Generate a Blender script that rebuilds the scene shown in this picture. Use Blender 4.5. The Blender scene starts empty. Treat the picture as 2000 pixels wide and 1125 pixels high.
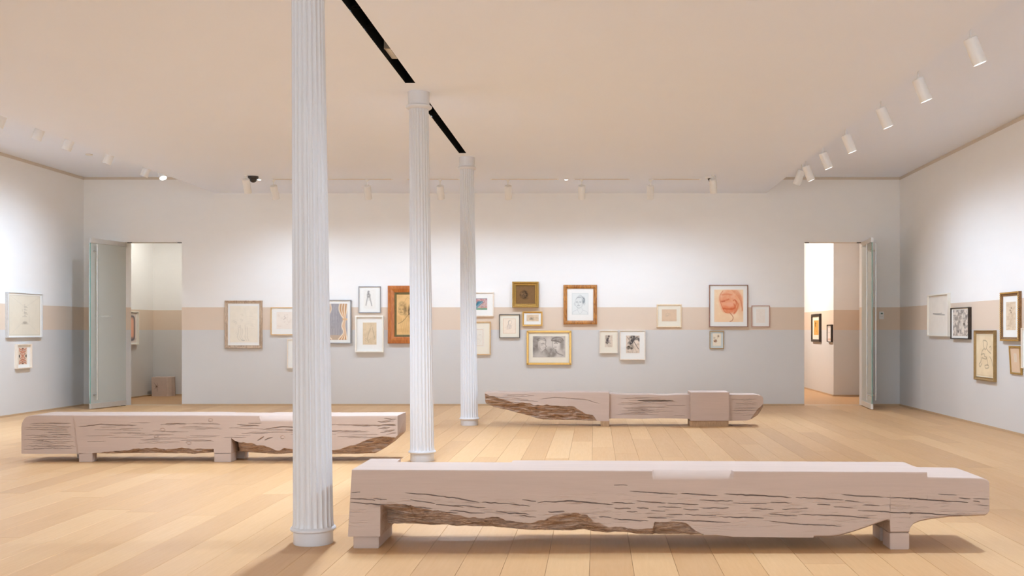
import bpy, bmesh, math, random
import numpy as np
from mathutils import Vector, Matrix, Quaternion

# ------------------------------------------------------------------ camera, world, exposure
scene = bpy.context.scene
COL = scene.collection
F, VPX, HY, H = 2000.0, 1162.0, 645.0, 1.35      # focal length and principal point in 2000 px frame, eye height
cam_d = bpy.data.cameras.new('camera')
cam_d.sensor_width = 36.0
cam_d.lens = 36.0
cam_d.shift_x = (1000 - VPX) / 2000
cam_d.shift_y = (HY - 562.5) / 2000
cam_d.clip_start = 0.05
cam_d.clip_end = 200
cam = bpy.data.objects.new('camera', cam_d)
cam.location = (0, 0, H)
cam.rotation_euler = (math.pi / 2, 0, 0)
COL.objects.link(cam)
scene.camera = cam

world = bpy.data.worlds.new('world')
scene.world = world
world.use_nodes = True
world.node_tree.nodes['Background'].inputs[0].default_value = (0.78, 0.90, 1.0, 1)
world.node_tree.nodes['Background'].inputs[1].default_value = 3.0      # overcast daylight, enters by rear windows added for it

vs = scene.view_settings
vs.view_transform = 'Standard'
vs.look = 'None'
vs.gamma = 1.0
vs.use_curve_mapping = False
vs.exposure = 0.88
scene.cycles.max_bounces = 9
scene.cycles.diffuse_bounces = 6
scene.cycles.glossy_bounces = 4
scene.cycles.transmission_bounces = 6
scene.cycles.caustics_refractive = False
scene.cycles.caustics_reflective = False
scene.cycles.sample_clamp_indirect = 6.0

WALL_W = 94.0      # watts of a wall-washing spot
LAMP = (0.80, 0.995, 1.24)
SLOT_W = 400.0      # watts of a spot added in the ceiling slot

# room measures (metres)
BW = 18.37                       # front plane of the far wall
XL, XR = -9.17, 5.47             # side walls
YR = -6.0                        # rear wall (behind the camera)
ZC, ZS = 4.096, 3.81             # high ceiling, dropped ceiling
SX0, SX1 = -6.81, 3.07           # edges of the dropped ceiling
DL0, DL1 = -8.42, -7.41          # left doorway
DR0, DR1 = 3.755, 4.80           # right doorway
DTOP = 2.93


def wx(px, Y): return (px - VPX) * Y / F
def wz(py, Y): return H - (py - HY) * Y / F


# ------------------------------------------------------------------ helpers
def tag(o, label=None, cat=None, group=None, kind=None):
    if label: o['label'] = label
    if cat: o['category'] = cat
    if group: o['group'] = group
    if kind: o['kind'] = kind
    return o


def empty(name, loc, label, cat, group=None, rot=None):
    o = bpy.data.objects.new(name, None)
    o.empty_display_size = 0.1
    o.location = loc
    if rot: o.rotation_euler = rot
    COL.objects.link(o)
    return tag(o, label, cat, group)


def link(name, me, mat, parent=None, loc=None):
    o = bpy.data.objects.new(name, me)
    if mat is not None and not me.materials:
        me.materials.append(mat)
    COL.objects.link(o)
    if parent: o.parent = parent
    if loc is not None: o.location = loc
    return o


def mesh(name, verts, faces, smooth=False, angle=35):
    me = bpy.data.meshes.new(name)
    me.from_pydata([tuple(v) for v in verts], [], faces)
    me.update()
    if smooth:
        me.shade_smooth()
        me.set_sharp_from_angle(angle=math.radians(angle))
    return me


class MB:
    """collects shapes of ONE piece"""
    def __init__(s): s.v = []; s.f = []
    def add(s, v, f):
        n = len(s.v); s.v += [tuple(p) for p in v]; s.f += [tuple(i + n for i in q) for q in f]
    def box(s, x0, x1, y0, y1, z0, z1):
        s.add([(x0, y0, z0), (x1, y0, z0), (x1, y1, z0), (x0, y1, z0), (x0, y0, z1), (x1, y0, z1), (x1, y1, z1), (x0, y1, z1)],
              [(0, 3, 2, 1), (4, 5, 6, 7), (0, 1, 5, 4), (1, 2, 6, 5), (2, 3, 7, 6), (3, 0, 4, 7)])
    def lathe(s, prof, n=32, cx=0, cy=0, cap=True):
        v = []; f = []
        m = len(prof)
        for r, z in prof:
            for k in range(n):
                a = 2 * math.pi * k / n
                v.append((cx + r * math.cos(a), cy + r * math.sin(a), z))
        for i in range(m - 1):
            for k in range(n):
                k2 = (k + 1) % n
                f.append((i * n + k, i * n + k2, (i + 1) * n + k2, (i + 1) * n + k))
        if cap:
            f.append(tuple(range(n - 1, -1, -1))); f.append(tuple((m - 1) * n + k for k in range(n)))
        s.add(v, f)
    def tube(s, a, b, r, n=12):
        a = Vector(a); b = Vector(b); d = (b - a)
        q = Vector((0, 0, 1)).rotation_difference(d.normalized())
        t = MB(); t.lathe([(r, 0), (r, d.length)], n)
        s.add([q @ Vector(p) + a for p in t.v], t.f)
    def build(s, name, mat, parent=None, loc=None, smooth=False, bevel=0, off=None):
        v = s.v
        if off is not None: v = [(p[0] - off[0], p[1] - off[1], p[2] - off[2]) for p in v]
        me = mesh(name, v, s.f)
        if bevel:
            bm = bmesh.new(); bm.from_mesh(me)
            bmesh.ops.bevel(bm, geom=bm.edges[:], offset=bevel, segments=2, affect='EDGES', clamp_overlap=True)
            bm.to_mesh(me); bm.free()
        if smooth or bevel:
            me.shade_smooth(); me.set_sharp_from_angle(angle=math.radians(32))
        return link(name, me, mat, parent, loc)


_rng = np.random.RandomState(7)
_TAB = _rng.rand(256, 256)


def vnoise(x, y, seed=0):
    x = np.asarray(x, float) + seed * 17.31; y = np.asarray(y, float) + seed * 9.77
    xi = np.floor(x).astype(int); yi = np.floor(y).astype(int)
    fx = x - xi; fy = y - yi
    fx = fx * fx * (3 - 2 * fx); fy = fy * fy * (3 - 2 * fy)
    a = _TAB[xi % 256, yi % 256]; b = _TAB[(xi + 1) % 256, yi % 256]
    c = _TAB[xi % 256, (yi + 1) % 256]; d = _TAB[(xi + 1) % 256, (yi + 1) % 256]
    return (a * (1 - fx) + b * fx) * (1 - fy) + (c * (1 - fx) + d * fx) * fy


def fbm(x, y, seed=0, octv=4):
    t = 0; a = 0.5; n = 0
    for k in range(octv):
        t = t + a * vnoise(x * 2 ** k, y * 2 ** k, seed + k * 3); n += a; a *= 0.5
    return t / n


def lin(c):
    return tuple(((v / 255) / 12.92 if v / 255 <= 0.04045 else ((v / 255 + 0.055) / 1.055) ** 2.4) for v in c)


# ------------------------------------------------------------------ materials
def new_mat(name):
    m = bpy.data.materials.new(name); m.use_nodes = True
    nt = m.node_tree
    return m, nt, nt.nodes['Principled BSDF']


def N(nt, t, **kw):
    n = nt.nodes.new(t)
    for k, v in kw.items(): setattr(n, k, v)
    return n


def math_node(nt, op, a, b=None, c=None):
    n = N(nt, 'ShaderNodeMath', operation=op)
    for i, v in enumerate((a, b, c)):
        if v is None: continue
        if isinstance(v, (int, float)): n.inputs[i].default_value = v
        else: nt.links.new(v, n.inputs[i])
    return n.outputs[0]


def mixc(nt, fac, a, b, mode='MIX'):
    n = N(nt, 'ShaderNodeMix', data_type='RGBA', blend_type=mode)
    for sock, v in ((n.inputs[0], fac), (n.inputs[6], a), (n.inputs[7], b)):
        if isinstance(v, (int, float)): sock.default_value = v
        elif isinstance(v, tuple): sock.default_value = v if len(v) == 4 else v + (1,)
        else: nt.links.new(v, sock)
    return n.outputs[2]


def noise_tex(nt, vec, scale, detail=3, rough=0.55, dist=0.0):
    n = N(nt, 'ShaderNodeTexNoise')
    n.inputs['Scale'].default_value = scale
    n.inputs['Detail'].default_value = detail
    n.inputs['Roughness'].default_value = rough
    n.inputs['Distortion'].default_value = dist
    nt.links.new(vec, n.inputs['Vector'])
    return n.outputs['Fac']


def mapping(nt, vec, scale, loc=None):
    m = N(nt, 'ShaderNodeMapping')
    m.inputs['Scale'].default_value = scale
    if loc is not None: nt.links.new(loc, m.inputs['Location'])
    nt.links.new(vec, m.inputs['Vector'])
    return m.outputs[0]


def bump(nt, bsdf, h, strength=0.2, dist=0.005):
    b = N(nt, 'ShaderNodeBump')
    b.inputs['Strength'].default_value = strength
    b.inputs['Distance'].default_value = dist
    nt.links.new(h, b.inputs['Height'])
    nt.links.new(b.outputs[0], bsdf.inputs['Normal'])


def plain(name, col, rough=0.5, metal=0.0, spec=0.5, var=0.06, scale=30):
    m, nt, b = new_mat(name)
    g = N(nt, 'ShaderNodeNewGeometry')
    f = noise_tex(nt, g.outputs['Position'], scale)
    k = math_node(nt, 'MULTIPLY_ADD', f, var * 2, 1 - var)
    mm = N(nt, 'ShaderNodeVectorMath', operation='SCALE')
    mm.inputs[0].default_value = col
    nt.links.new(k, mm.inputs['Scale'])
    nt.links.new(mm.outputs[0], b.inputs['Base Color'])
    b.inputs['Roughness'].default_value = rough
    b.inputs['Metallic'].default_value = metal
    b.inputs['Specular IOR Level'].default_value = spec
    return m


def wood_frame(name, c1, c2, rough=0.4, scale=40):
    m, nt, b = new_mat(name)
    t = N(nt, 'ShaderNodeTexCoord')
    f = noise_tex(nt, mapping(nt, t.outputs['Object'], (1, 1, 0.25)), scale, 5, 0.6, 1.5)
    r = N(nt, 'ShaderNodeValToRGB')
    r.color_ramp.elements[0].position = 0.32; r.color_ramp.elements[0].color = c1 + (1,)
    r.color_ramp.elements[1].position = 0.66; r.color_ramp.elements[1].color = c2 + (1,)
    nt.links.new(f, r.inputs[0]); nt.links.new(r.outputs[0], b.inputs['Base Color'])
    b.inputs['Roughness'].default_value = rough
    return m


def emit(name, col, s):
    m, nt, b = new_mat(name)
    b.inputs['Base Color'].default_value = (0.8, 0.8, 0.8, 1)
    b.inputs['Emission Color'].default_value = col + (1,)
    b.inputs['Emission Strength'].default_value = s
    return m


# painted wall: grey dado, beige band, white above
def wall_paint():
    m, nt, b = new_mat('banded_wall_paint')
    g = N(nt, 'ShaderNodeNewGeometry')
    sep = N(nt, 'ShaderNodeSeparateXYZ'); nt.links.new(g.outputs['Position'], sep.inputs[0])
    wob = noise_tex(nt, g.outputs['Position'], 1.1, 3)
    z = math_node(nt, 'ADD', sep.outputs[2], math_node(nt, 'MULTIPLY_ADD', wob, 0.012, -0.006))
    above_grey = math_node(nt, 'GREATER_THAN', z, 1.358)
    above_beige = math_node(nt, 'GREATER_THAN', z, 1.763)
    c = mixc(nt, above_grey, (0.67, 0.66, 0.645), (0.745, 0.61, 0.485))
    c = mixc(nt, above_beige, c, (0.885, 0.87, 0.85))
    fine = noise_tex(nt, mapping(nt, g.outputs['Position'], (1, 1, 2.5)), 2.2, 4)
    c = mixc(nt, math_node(nt, 'MULTIPLY', fine, 0.10), c, (0.55, 0.53, 0.52), 'MIX')
    nt.links.new(c, b.inputs['Base Color'])
    b.inputs['Roughness'].default_value = 0.75
    b.inputs['Specular IOR Level'].default_value = 0.2
    return m


def plank_mat():
    m, nt, b = new_mat('oak_floorboards')
    g = N(nt, 'ShaderNodeNewGeometry')
    oi = N(nt, 'ShaderNodeObjectInfo')
    rnd = oi.outputs['Random']
    off = N(nt, 'ShaderNodeCombineXYZ')
    nt.links.new(math_node(nt, 'MULTIPLY', rnd, 37.0), off.inputs[0])
    nt.links.new(math_node(nt, 'MULTIPLY', rnd, 91.0), off.inputs[1])
    p = N(nt, 'ShaderNodeVectorMath', operation='ADD')
    nt.links.new(g.outputs['Position'], p.inputs[0]); nt.links.new(off.outputs[0], p.inputs[1])
    grain = noise_tex(nt, mapping(nt, p.outputs[0], (1, 0.05, 1)), 55, 4, 0.6, 0.4)
    fig = noise_tex(nt, mapping(nt, p.outputs[0], (1, 0.16, 1)), 9, 4, 0.6, 1.8)
    rings = math_node(nt, 'SINE', math_node(nt, 'MULTIPLY', fig, 55.0))
    r = N(nt, 'ShaderNodeValToRGB')
    e = r.color_ramp.elements
    e[0].position = 0.0; e[0].color = (0.545, 0.305, 0.13, 1)
    e[1].position = 1.0; e[1].color = (0.66, 0.405, 0.188, 1)
    e.new(0.45).color = (0.605, 0.345, 0.145, 1)
    nt.links.new(rnd, r.inputs[0])
    c = mixc(nt, math_node(nt, 'MULTIPLY', grain, 0.28), r.outputs[0], (0.38, 0.21, 0.10), 'MIX')
    c = mixc(nt, math_node(nt, 'MULTIPLY_ADD', rings, 0.04, 0.04), c, (0.44, 0.26, 0.13))
    c = mixc(nt, math_node(nt, 'MULTIPLY', fig, 0.18), c, (0.80, 0.60, 0.40))
    nt.links.new(c, b.inputs['Base Color'])
    rg = math_node(nt, 'MULTIPLY_ADD', grain, 0.14, 0.36)
    nt.links.new(rg, b.inputs['Roughness'])
    b.inputs['Specular IOR Level'].default_value = 0.36
    bump(nt, b, grain, 0.08, 0.002)
    return m


def bench_mat(name='bleached_timber', axis=0, tint=(0.535, 0.415, 0.35)):
    m, nt, b = new_mat(name)
    g = N(nt, 'ShaderNodeNewGeometry')
    at = N(nt, 'ShaderNodeAttribute', attribute_name='rough')
    s = [1, 1, 1]; s[axis] = 0.035
    grain = noise_tex(nt, mapping(nt, g.outputs['Position'], tuple(s)), 120, 4, 0.6, 0.3)
    s2 = [1, 1, 1]; s2[axis] = 0.10
    big = noise_tex(nt, mapping(nt, g.outputs['Position'], tuple(s2)), 11, 5, 0.6, 1.2)
    t = tint
    c = mixc(nt, big, tuple(v * 0.90 for v in t), tuple(min(1, v * 1.10) for v in t))
    c = mixc(nt, math_node(nt, 'MULTIPLY', grain, 0.26), c, tuple(v * 0.62 for v in t))
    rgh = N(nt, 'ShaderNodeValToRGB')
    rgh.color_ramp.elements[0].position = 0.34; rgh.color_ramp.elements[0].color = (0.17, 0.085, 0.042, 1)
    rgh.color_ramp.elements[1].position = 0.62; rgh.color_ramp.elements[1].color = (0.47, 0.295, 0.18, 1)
    s3 = [1, 1, 1]; s3[axis] = 0.12
    nt.links.new(noise_tex(nt, mapping(nt, g.outputs['Position'], tuple(s3)), 42, 6, 0.65, 2.0), rgh.inputs[0])
    rc = rgh.outputs[0]
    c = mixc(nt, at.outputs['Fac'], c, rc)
    nt.links.new(c, b.inputs['Base Color'])
    b.inputs['Roughness'].default_value = 0.62
    b.inputs['Specular IOR Level'].default_value = 0.25
    bump(nt, b, grain, 0.10, 0.003)
    return m


def glass_mat():
    m, nt, b = new_mat('frosted_glass')
    g = N(nt, 'ShaderNodeNewGeometry')
    f = noise_tex(nt, g.outputs['Position'], 60)
    nt.links.new(math_node(nt, 'MULTIPLY_ADD', f, 0.06, 0.46), b.inputs['Roughness'])
    b.inputs['Base Color'].default_value = (0.88, 0.90, 0.83, 1)
    b.inputs['Transmission Weight'].default_value = 0.50
    b.inputs['IOR'].default_value = 1.3
    return m


def art_mat():
    m, nt, b = new_mat('drawing_on_paper')
    a = N(nt, 'ShaderNodeAttribute', attribute_name='ink')
    nt.links.new(a.outputs['Color'], b.inputs['Base Color'])
    b.inputs['Roughness'].default_value = 0.8
    b.inputs['Specular IOR Level'].default_value = 0.2
    return m


M = {}
M['wall'] = wall_paint()
M['ceiling'] = plain('ceiling_paint', (0.82, 0.865, 0.975), 0.85, spec=0.15, var=0.01, scale=1.5)
M['white'] = plain('white_satin_metal', (0.80, 0.78, 0.75), 0.45, var=0.02)
M['column'] = plain('white_gloss_iron_paint', (0.66, 0.66, 0.68), 0.35, var=0.02, scale=60)
M['black'] = plain('matt_black', (0.006, 0.006, 0.006), 0.8, spec=0.1)
M['dark'] = plain('smoked_plastic', (0.035, 0.026, 0.022), 0.25)
M['trim'] = plain('reveal_trim', (0.66, 0.58, 0.50), 0.7)
M['base'] = plain('oak_skirting_strip', (0.55, 0.38, 0.23), 0.5)
M['subfloor'] = plain('subfloor', (0.16, 0.10, 0.055), 0.9)
M['plank'] = plank_mat()
M['bench'] = bench_mat()
M['raw_oak'] = wood_frame('raw_oak', (0.34, 0.20, 0.10), (0.46, 0.29, 0.16), 0.55, 30)
M['block'] = bench_mat('bleached_end_grain', 1, (0.62, 0.50, 0.43))
M['glass'] = glass_mat()
M['glass_edge'] = plain('polished_glass_edge', (0.16, 0.42, 0.36), 0.1)
M['steel'] = plain('brushed_steel', (0.62, 0.60, 0.57), 0.30, 0.9)
M['alu'] = plain('aluminium_rail', (0.70, 0.69, 0.66), 0.38, 0.55)
M['etch'] = plain('white_vinyl', (0.78, 0.82, 0.78), 0.7)
M['art'] = art_mat()
M['mat_white'] = plain('white_mount_board', (0.86, 0.855, 0.82), 0.9, spec=0.1, var=0.02)
M['mat_cream'] = plain('cream_mount_board', (0.84, 0.79, 0.67), 0.9, spec=0.1, var=0.02)
M['mat_blue'] = plain('pale_blue_mount_board', (0.63, 0.68, 0.67), 0.9, spec=0.1, var=0.03)
M['lens'] = emit('lamp_lens', (0.9, 0.97, 1.0), 6.0)
M['screen'] = plain('lcd_screen', (0.10, 0.17, 0.13), 0.3)
FR = {
    'worn': wood_frame('worn_silvered_wood', (0.36, 0.25, 0.17), (0.66, 0.52, 0.39), 0.4, 22),
    'goldoak': wood_frame('honey_oak', (0.62, 0.38, 0.16), (0.74, 0.50, 0.25), 0.4),
    'pale': wood_frame('pale_limed_wood', (0.82, 0.70, 0.58), (0.88, 0.79, 0.68), 0.5),
    'maple': wood_frame('maple', (0.78, 0.60, 0.40), (0.85, 0.70, 0.50), 0.45),
    'white': wood_frame('white_lacquered_wood', (0.86, 0.82, 0.73), (0.89, 0.86, 0.78), 0.5),
    'grey': wood_frame('grey_metal_frame', (0.25, 0.24, 0.25), (0.33, 0.32, 0.33), 0.35),
    'silver': wood_frame('silver_welded_frame', (0.55, 0.54, 0.53), (0.68, 0.67, 0.66), 0.35),
    'mahogany': wood_frame('polished_mahogany', (0.36, 0.095, 0.018), (0.56, 0.19, 0.04), 0.3, 18),
    'olive': wood_frame('olive_liner', (0.10, 0.075, 0.02), (0.17, 0.13, 0.04), 0.5),
    'oak': wood_frame('figured_oak', (0.20, 0.06, 0.012), (0.62, 0.27, 0.06), 0.35, 26),
    'redbrown': wood_frame('red_brown_stained_wood', (0.23, 0.10, 0.06), (0.33, 0.15, 0.09), 0.4),
    'rose': wood_frame('rosewood_strip', (0.40, 0.17, 0.11), (0.52, 0.25, 0.17), 0.4),
    'ebony': wood_frame('ebonised_wood', (0.022, 0.014, 0.010), (0.055, 0.036, 0.026), 0.35),
    'carved': wood_frame('carved_brown_wood', (0.10, 0.045, 0.014), (0.36, 0.19, 0.07), 0.4, 70),
}
FR['gold'] = plain('bright_gilding', (0.74, 0.45, 0.13), 0.32, 0.45, var=0.2, scale=60)
FR['darkgold'] = plain('dark_gilding', (0.47, 0.28, 0.07), 0.38, 0.4, var=0.25, scale=50)
FR['brass'] = plain('tarnished_gilding', (0.36, 0.23, 0.09), 0.35, 0.4, var=0.3, scale=40)

# ------------------------------------------------------------------ the room shell
def structure(name, b, mat, **kw):
    o = b.build(name, mat, **kw)
    o['kind'] = 'structure'
    return o


T = 0.22
b = MB()
b.box(XL, DL0, BW, BW + T, 0, ZC)
b.box(DL1, DR0, BW, BW + T, 0, ZC)
b.box(DR1, XR, BW, BW + T, 0, ZC)
b.box(DL0, DL1, BW, BW + T, DTOP, ZC)
b.box(DR0, DR1, BW, BW + T, DTOP, ZC)
structure('wall_back', b, M['wall'])
b = MB(); b.box(XL - 0.2, XL, YR, 21.26, 0, ZC); structure('wall_left', b, M['wall'])
b = MB(); b.box(XR, XR + 0.2, YR, 20.94, 0, ZC); structure('wall_right', b, M['wall'])
# rooms beyond the two doorways
b = MB(); b.box(XL - 0.2, -5.0, 21.26, 21.46, 0, ZC); structure('wall_left_room_end', b, M['wall'])
b = MB(); b.box(-5.0, -4.8, BW + T, 21.46, 0, ZC); structure('wall_left_room_side', b, M['wall'])
b = MB(); b.box(4.88, XR + 0.2, 20.94, 26.5, 0, ZC); structure('wall_right_room_pier', b, M['wall'])
b = MB(); b.box(0.6, 4.88, 26.3, 26.5, 0, ZC); structure('wall_right_room_end', b, M['wall'])
b = MB(); b.box(0.4, 0.6, BW + T, 26.5, 0, ZC); structure('wall_right_room_side', b, M['wall'])

# rear wall behind the camera; three tall windows added to let daylight in
WIN = [(-8.9, -4.6), (-4.1, 0.3), (0.8, 5.2)]
WZ0, WZ1 = 0.25, 3.85
b = MB()
xs = [XL] + [v for w in WIN for v in w] + [XR]
for i in range(0, len(xs), 2): b.box(xs[i], xs[i + 1], YR - T, YR, 0, ZC)
for w in WIN:
    b.box(w[0], w[1], YR - T, YR, 0, WZ0); b.box(w[0], w[1], YR - T, YR, WZ1, ZC)
structure('wall_rear', b, M['wall'])
for i, w in enumerate(WIN):
    b = MB()
    for x in (w[0], (w[0] + w[1]) / 2 - 0.03, w[1] - 0.06): b.box(x, x + 0.06, YR - 0.16, YR - 0.08, WZ0, WZ1)
    for z in (WZ0, 2.3, WZ1 - 0.06): b.box(w[0] + 0.06, w[1] - 0.06, YR - 0.155, YR - 0.085, z, z + 0.06)
    structure('added_window_%d' % (i + 1), b, M['white'])
    pd = bpy.data.lights.new('daylight_portal', 'AREA')
    pd.shape = 'RECTANGLE'; pd.size = w[1] - w[0]; pd.size_y = WZ1 - WZ0
    pd.cycles.is_portal = True
    po = bpy.data.objects.new('daylight_portal', pd)
    po.location = ((w[0] + w[1]) / 2, YR - T - 0.02, (WZ0 + WZ1) / 2)
    po.rotation_euler = (math.pi / 2, 0, math.pi)
    COL.objects.link(po)

# ceilings: a high strip on each side, a dropped field with the dark service slots in the middle
b = MB(); b.box(XL - 0.2, XR + 0.2, YR - T, 26.5, ZC, ZC + 0.2)
structure('ceiling', b, M['ceiling'])
SLX0, SLX1 = -1.888, -1.786
SLOTS = [(2.2, 6.15), (6.9, 10.19), (11.0, 14.22)]
b = MB()
b.box(SX0, SLX0, YR, BW, ZS, ZC)
b.box(SLX1, SX1, YR, BW, ZS, ZC)
ys = [YR] + [v for s in SLOTS for v in s] + [BW]
for i in range(0, len(ys), 2): b.box(SLX0, SLX1, ys[i], ys[i + 1], ZS, ZC)
dropped = structure('ceiling_dropped', b, M['ceiling'])
for s in SLOTS:
    b = MB()
    z0 = ZS + 0.0006
    b.box(SLX0 - 0.001, SLX0 + 0.004, s[0], s[1], z0, ZC)
    b.box(SLX1 - 0.003, SLX1 + 0.001, s[0], s[1], z0, ZC)
    b.box(SLX0, SLX1, s[0], s[0] + 0.004, z0, ZC)
    b.box(SLX0, SLX1, s[1] - 0.004, s[1], z0, ZC)
    b.box(SLX0, SLX1, s[0], s[1], ZC - 0.02, ZC - 0.005)
    b.build('slot_liner', M['black'], dropped)

# tan reveal where the high ceiling meets the walls, oak strip at the foot of the walls
def trim(name, x0, x1, y0, y1, z0, z1, mat):
    b = MB(); b.box(x0, x1, y0, y1, z0, z1); structure(name, b, mat)
trim('trim_1', XL, XL + 0.006, YR, BW, ZC - 0.05, ZC, M['trim'])
trim('trim_2', XR - 0.006, XR, YR, BW, ZC - 0.05, ZC, M['trim'])
trim('trim_3', XL + 0.006, SX0, BW - 0.006, BW, ZC - 0.045, ZC, M['trim'])
trim('trim_4', SX1, XR - 0.006, BW - 0.006, BW, ZC - 0.045, ZC, M['trim'])
BH = 0.028
trim('baseboard_left', XL, XL + 0.012, YR, BW, 0, BH, M['base'])
trim('baseboard_right', XR - 0.012, XR, YR, BW, 0, BH, M['base'])
b = MB()
for x0, x1 in ((XL + 0.012, DL0), (DL1, DR0), (DR1, XR - 0.012)): b.box(x0, x1, BW - 0.012, BW, 0, BH)
structure('baseboard_back', b, M['base'])
trim('baseboard_left_room', XL, XL + 0.012, BW + T, 21.26, 0, BH, M['base'])
trim('baseboard_left_room_end', XL + 0.012, -5.0, 21.248, 21.26, 0, BH, M['base'])
trim('baseboard_right_room', 4.868, 4.88, 20.928, 26.3, 0, BH, M['base'])
trim('baseboard_right_room_pier', 4.88, XR - 0.012, 20.928, 20.94, 0, BH, M['base'])
trim('baseboard_right_room_wall', XR - 0.012, XR, BW + T, 20.94, 0, BH, M['base'])

# floor: slab with oak boards running into depth
b = MB(); b.box(XL - 0.2, XR + 0.2, YR - T, 26.5, -0.2, -0.018)
floor = structure('floor', b, M['subfloor'])
PW, GAP = 0.247, 0.0016
rs = random.Random(11)
pcache = {}
rest = MB()
cands = []
k0 = int(math.floor((XL + 0.03) / PW)); k1 = int(math.ceil((XR + 0.03) / PW))
for k in range(k0, k1 + 1):
    x0 = max(-0.03 + k * PW, XL); x1 = min(-0.03 + (k + 1) * PW, XR)
    if x1 - x0 < 0.01: continue
    y = YR - rs.uniform(0, 3.0)
    while y < BW + T:
        L = rs.choice((2.6, 3.0, 3.4, 3.8, 4.2))
        ya, yb = max(y, YR), min(y + L, BW + 0.1)
        if ya < BW and yb > YR + 0.02 and yb - ya > 0.02:
            # does the camera see any of it?
            xa, xb = (x0, x1)
            seen = False
            for q in np.linspace(ya, yb, 7):
                if q < 5.55: continue
                pa, pb = VPX + xa * F / q, VPX + xb * F / q
                if pb > 0 and pa < 2000: seen = True
            area = (x1 - x0) * (yb - max(ya, 5.6)) / max(ya, 5.6) ** 2 if seen else 0
            cands.append((area, x0, x1, ya, yb))
        y += L
cands.sort(key=lambda t: -t[0])
for i, (area, x0, x1, ya, yb) in enumerate(cands):
    w, l = round(x1 - x0 - GAP, 4), round(yb - ya - GAP, 3)
    if area > 0 and i < 300:
        if (w, l) not in pcache:
            m_ = MB(); c = 0.0012
            m_.add([(-w / 2, -l / 2, -0.016), (w / 2, -l / 2, -0.016), (w / 2, l / 2, -0.016), (-w / 2, l / 2, -0.016),
                    (-w / 2, -l / 2, -c), (w / 2, -l / 2, -c), (w / 2, l / 2, -c), (-w / 2, l / 2, -c),
                    (-w / 2 + c, -l / 2 + c, 0), (w / 2 - c, -l / 2 + c, 0), (w / 2 - c, l / 2 - c, 0), (-w / 2 + c, l / 2 - c, 0)],
                   [(0, 1, 5, 4), (1, 2, 6, 5), (2, 3, 7, 6), (3, 0, 4, 7), (4, 5, 9, 8), (5, 6, 10, 9), (6, 7, 11, 10), (7, 4, 8, 11), (8, 9, 10, 11)])
            pcache[(w, l)] = mesh('floorboard', m_.v, m_.f)
        link('floorboard', pcache[(w, l)], M['plank'], floor, ((x0 + x1) / 2, (ya + yb) / 2, 0))
    else:
        rest.box(x0 + GAP / 2, x1 - GAP / 2, ya + GAP / 2, yb - GAP / 2, -0.016, 0)
for (x0, x1, y0, y1) in ((XL, -5.0, BW + 0.11, 21.26), (0.6, XR, BW + 0.11, 26.3)):
    y = y0
    while y < y1:
        x = x0 - rs.uniform(0, 2)
        while x < x1:
            L = rs.choice((2.2, 2.8, 3.4))
            xa, xb = max(x, x0), min(x + L, x1)
            if xb - xa > 0.02: rest.box(xa, xb - GAP, y, min(y + PW, y1) - GAP, -0.016, 0)
            x += L
        y += PW
tag(rest.build('floorboards_remaining', M['plank'], floor), kind='stuff')
b = MB()
for x0, x1 in ((DL0, DL1), (DR0, DR1)): b.box(x0, x1, BW + 0.09, BW + 0.12, -0.01, 0.004)
b.build('threshold_strip', M['alu'], floor)

# ------------------------------------------------------------------ cast-iron columns
LEAN = 0.0098


def column(Y, label):
    X = -1.787
    root = empty('fluted_column', (X, Y, 0), label, 'column', 'fluted iron columns')
    def sh(bm_): bm_.v = [(p[0] - LEAN * p[2], p[1], p[2]) for p in bm_.v]; return bm_
    b = MB(); b.lathe([(0.121, 0), (0.123, 0.004), (0.122, 0.07), (0.124, 0.082)], 48)
    sh(b).build('plinth', M['column'], root, smooth=True)
    b = MB(); b.lathe([(0.122, 0.080), (0.134, 0.083), (0.1415, 0.090), (0.142, 0.098), (0.137, 0.105), (0.127, 0.110), (0.12, 0.1105)], 48)
    sh(b).build('base_ring', M['column'], root, smooth=True)
    nfl, per = 22, 10
    zs = [0.105, 0.112, 0.120, 0.130, 0.142, 0.16] + list(np.linspace(0.30, 3.50, 18)) + [3.58, 3.60, 3.612, 3.622, 3.632, 3.645]
    v, f = [], []
    n = nfl * per
    for z in zs:
        t = (z - 0.1) / 3.54
        R = 0.1235 - 0.0235 * t
        fade = min(1, max(0, (z - 0.108) / 0.035)) * min(1, max(0, (3.638 - z) / 0.04))
        fade = math.sqrt(fade) if fade > 0 else 0
        flare = 0.008 * math.exp(-(z - 0.105) / 0.018)
        for k in range(n):
            a = 2 * math.pi * k / n
            p = (k % per) / per
            d = 0.0
            if p > 0.15:
                u = (p - 0.575) / 0.425
                d = math.sqrt(max(0, 1 - u * u)) * 0.0085
            r = R - d * fade + flare * (0.6 + 0.4 * math.cos(2 * math.pi * (p - 0.05)))
            v.append((r * math.cos(a) - LEAN * z, r * math.sin(a), z))
    for i in range(len(zs) - 1):
        for k in range(n):
            k2 = (k + 1) % n
            f.append((i * n + k, i * n + k2, (i + 1) * n + k2, (i + 1) * n + k))
    me = mesh('shaft', v, f, True, 40)
    link('shaft', me, M['column'], root)
    b = MB(); b.lathe([(0.098, 3.632), (0.115, 3.636), (0.131, 3.648), (0.135, 3.658), (0.131, 3.668), (0.118, 3.677), (0.105, 3.68)], 48)
    sh(b).build('neck_ring', M['column'], root, smooth=True)
    b = MB(); b.lathe([(0.109, 3.67), (0.110, 3.70), (0.111, 3.80), (0.113, ZS)], 48)
    sh(b).build('neck', M['column'], root, smooth=True)


column(6.50, 'nearest white fluted iron column, its top cut off by the frame')
column(10.60, 'middle white fluted iron column behind the front bench')
column(14.58, 'farthest and thinnest-looking white fluted iron column')

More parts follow.
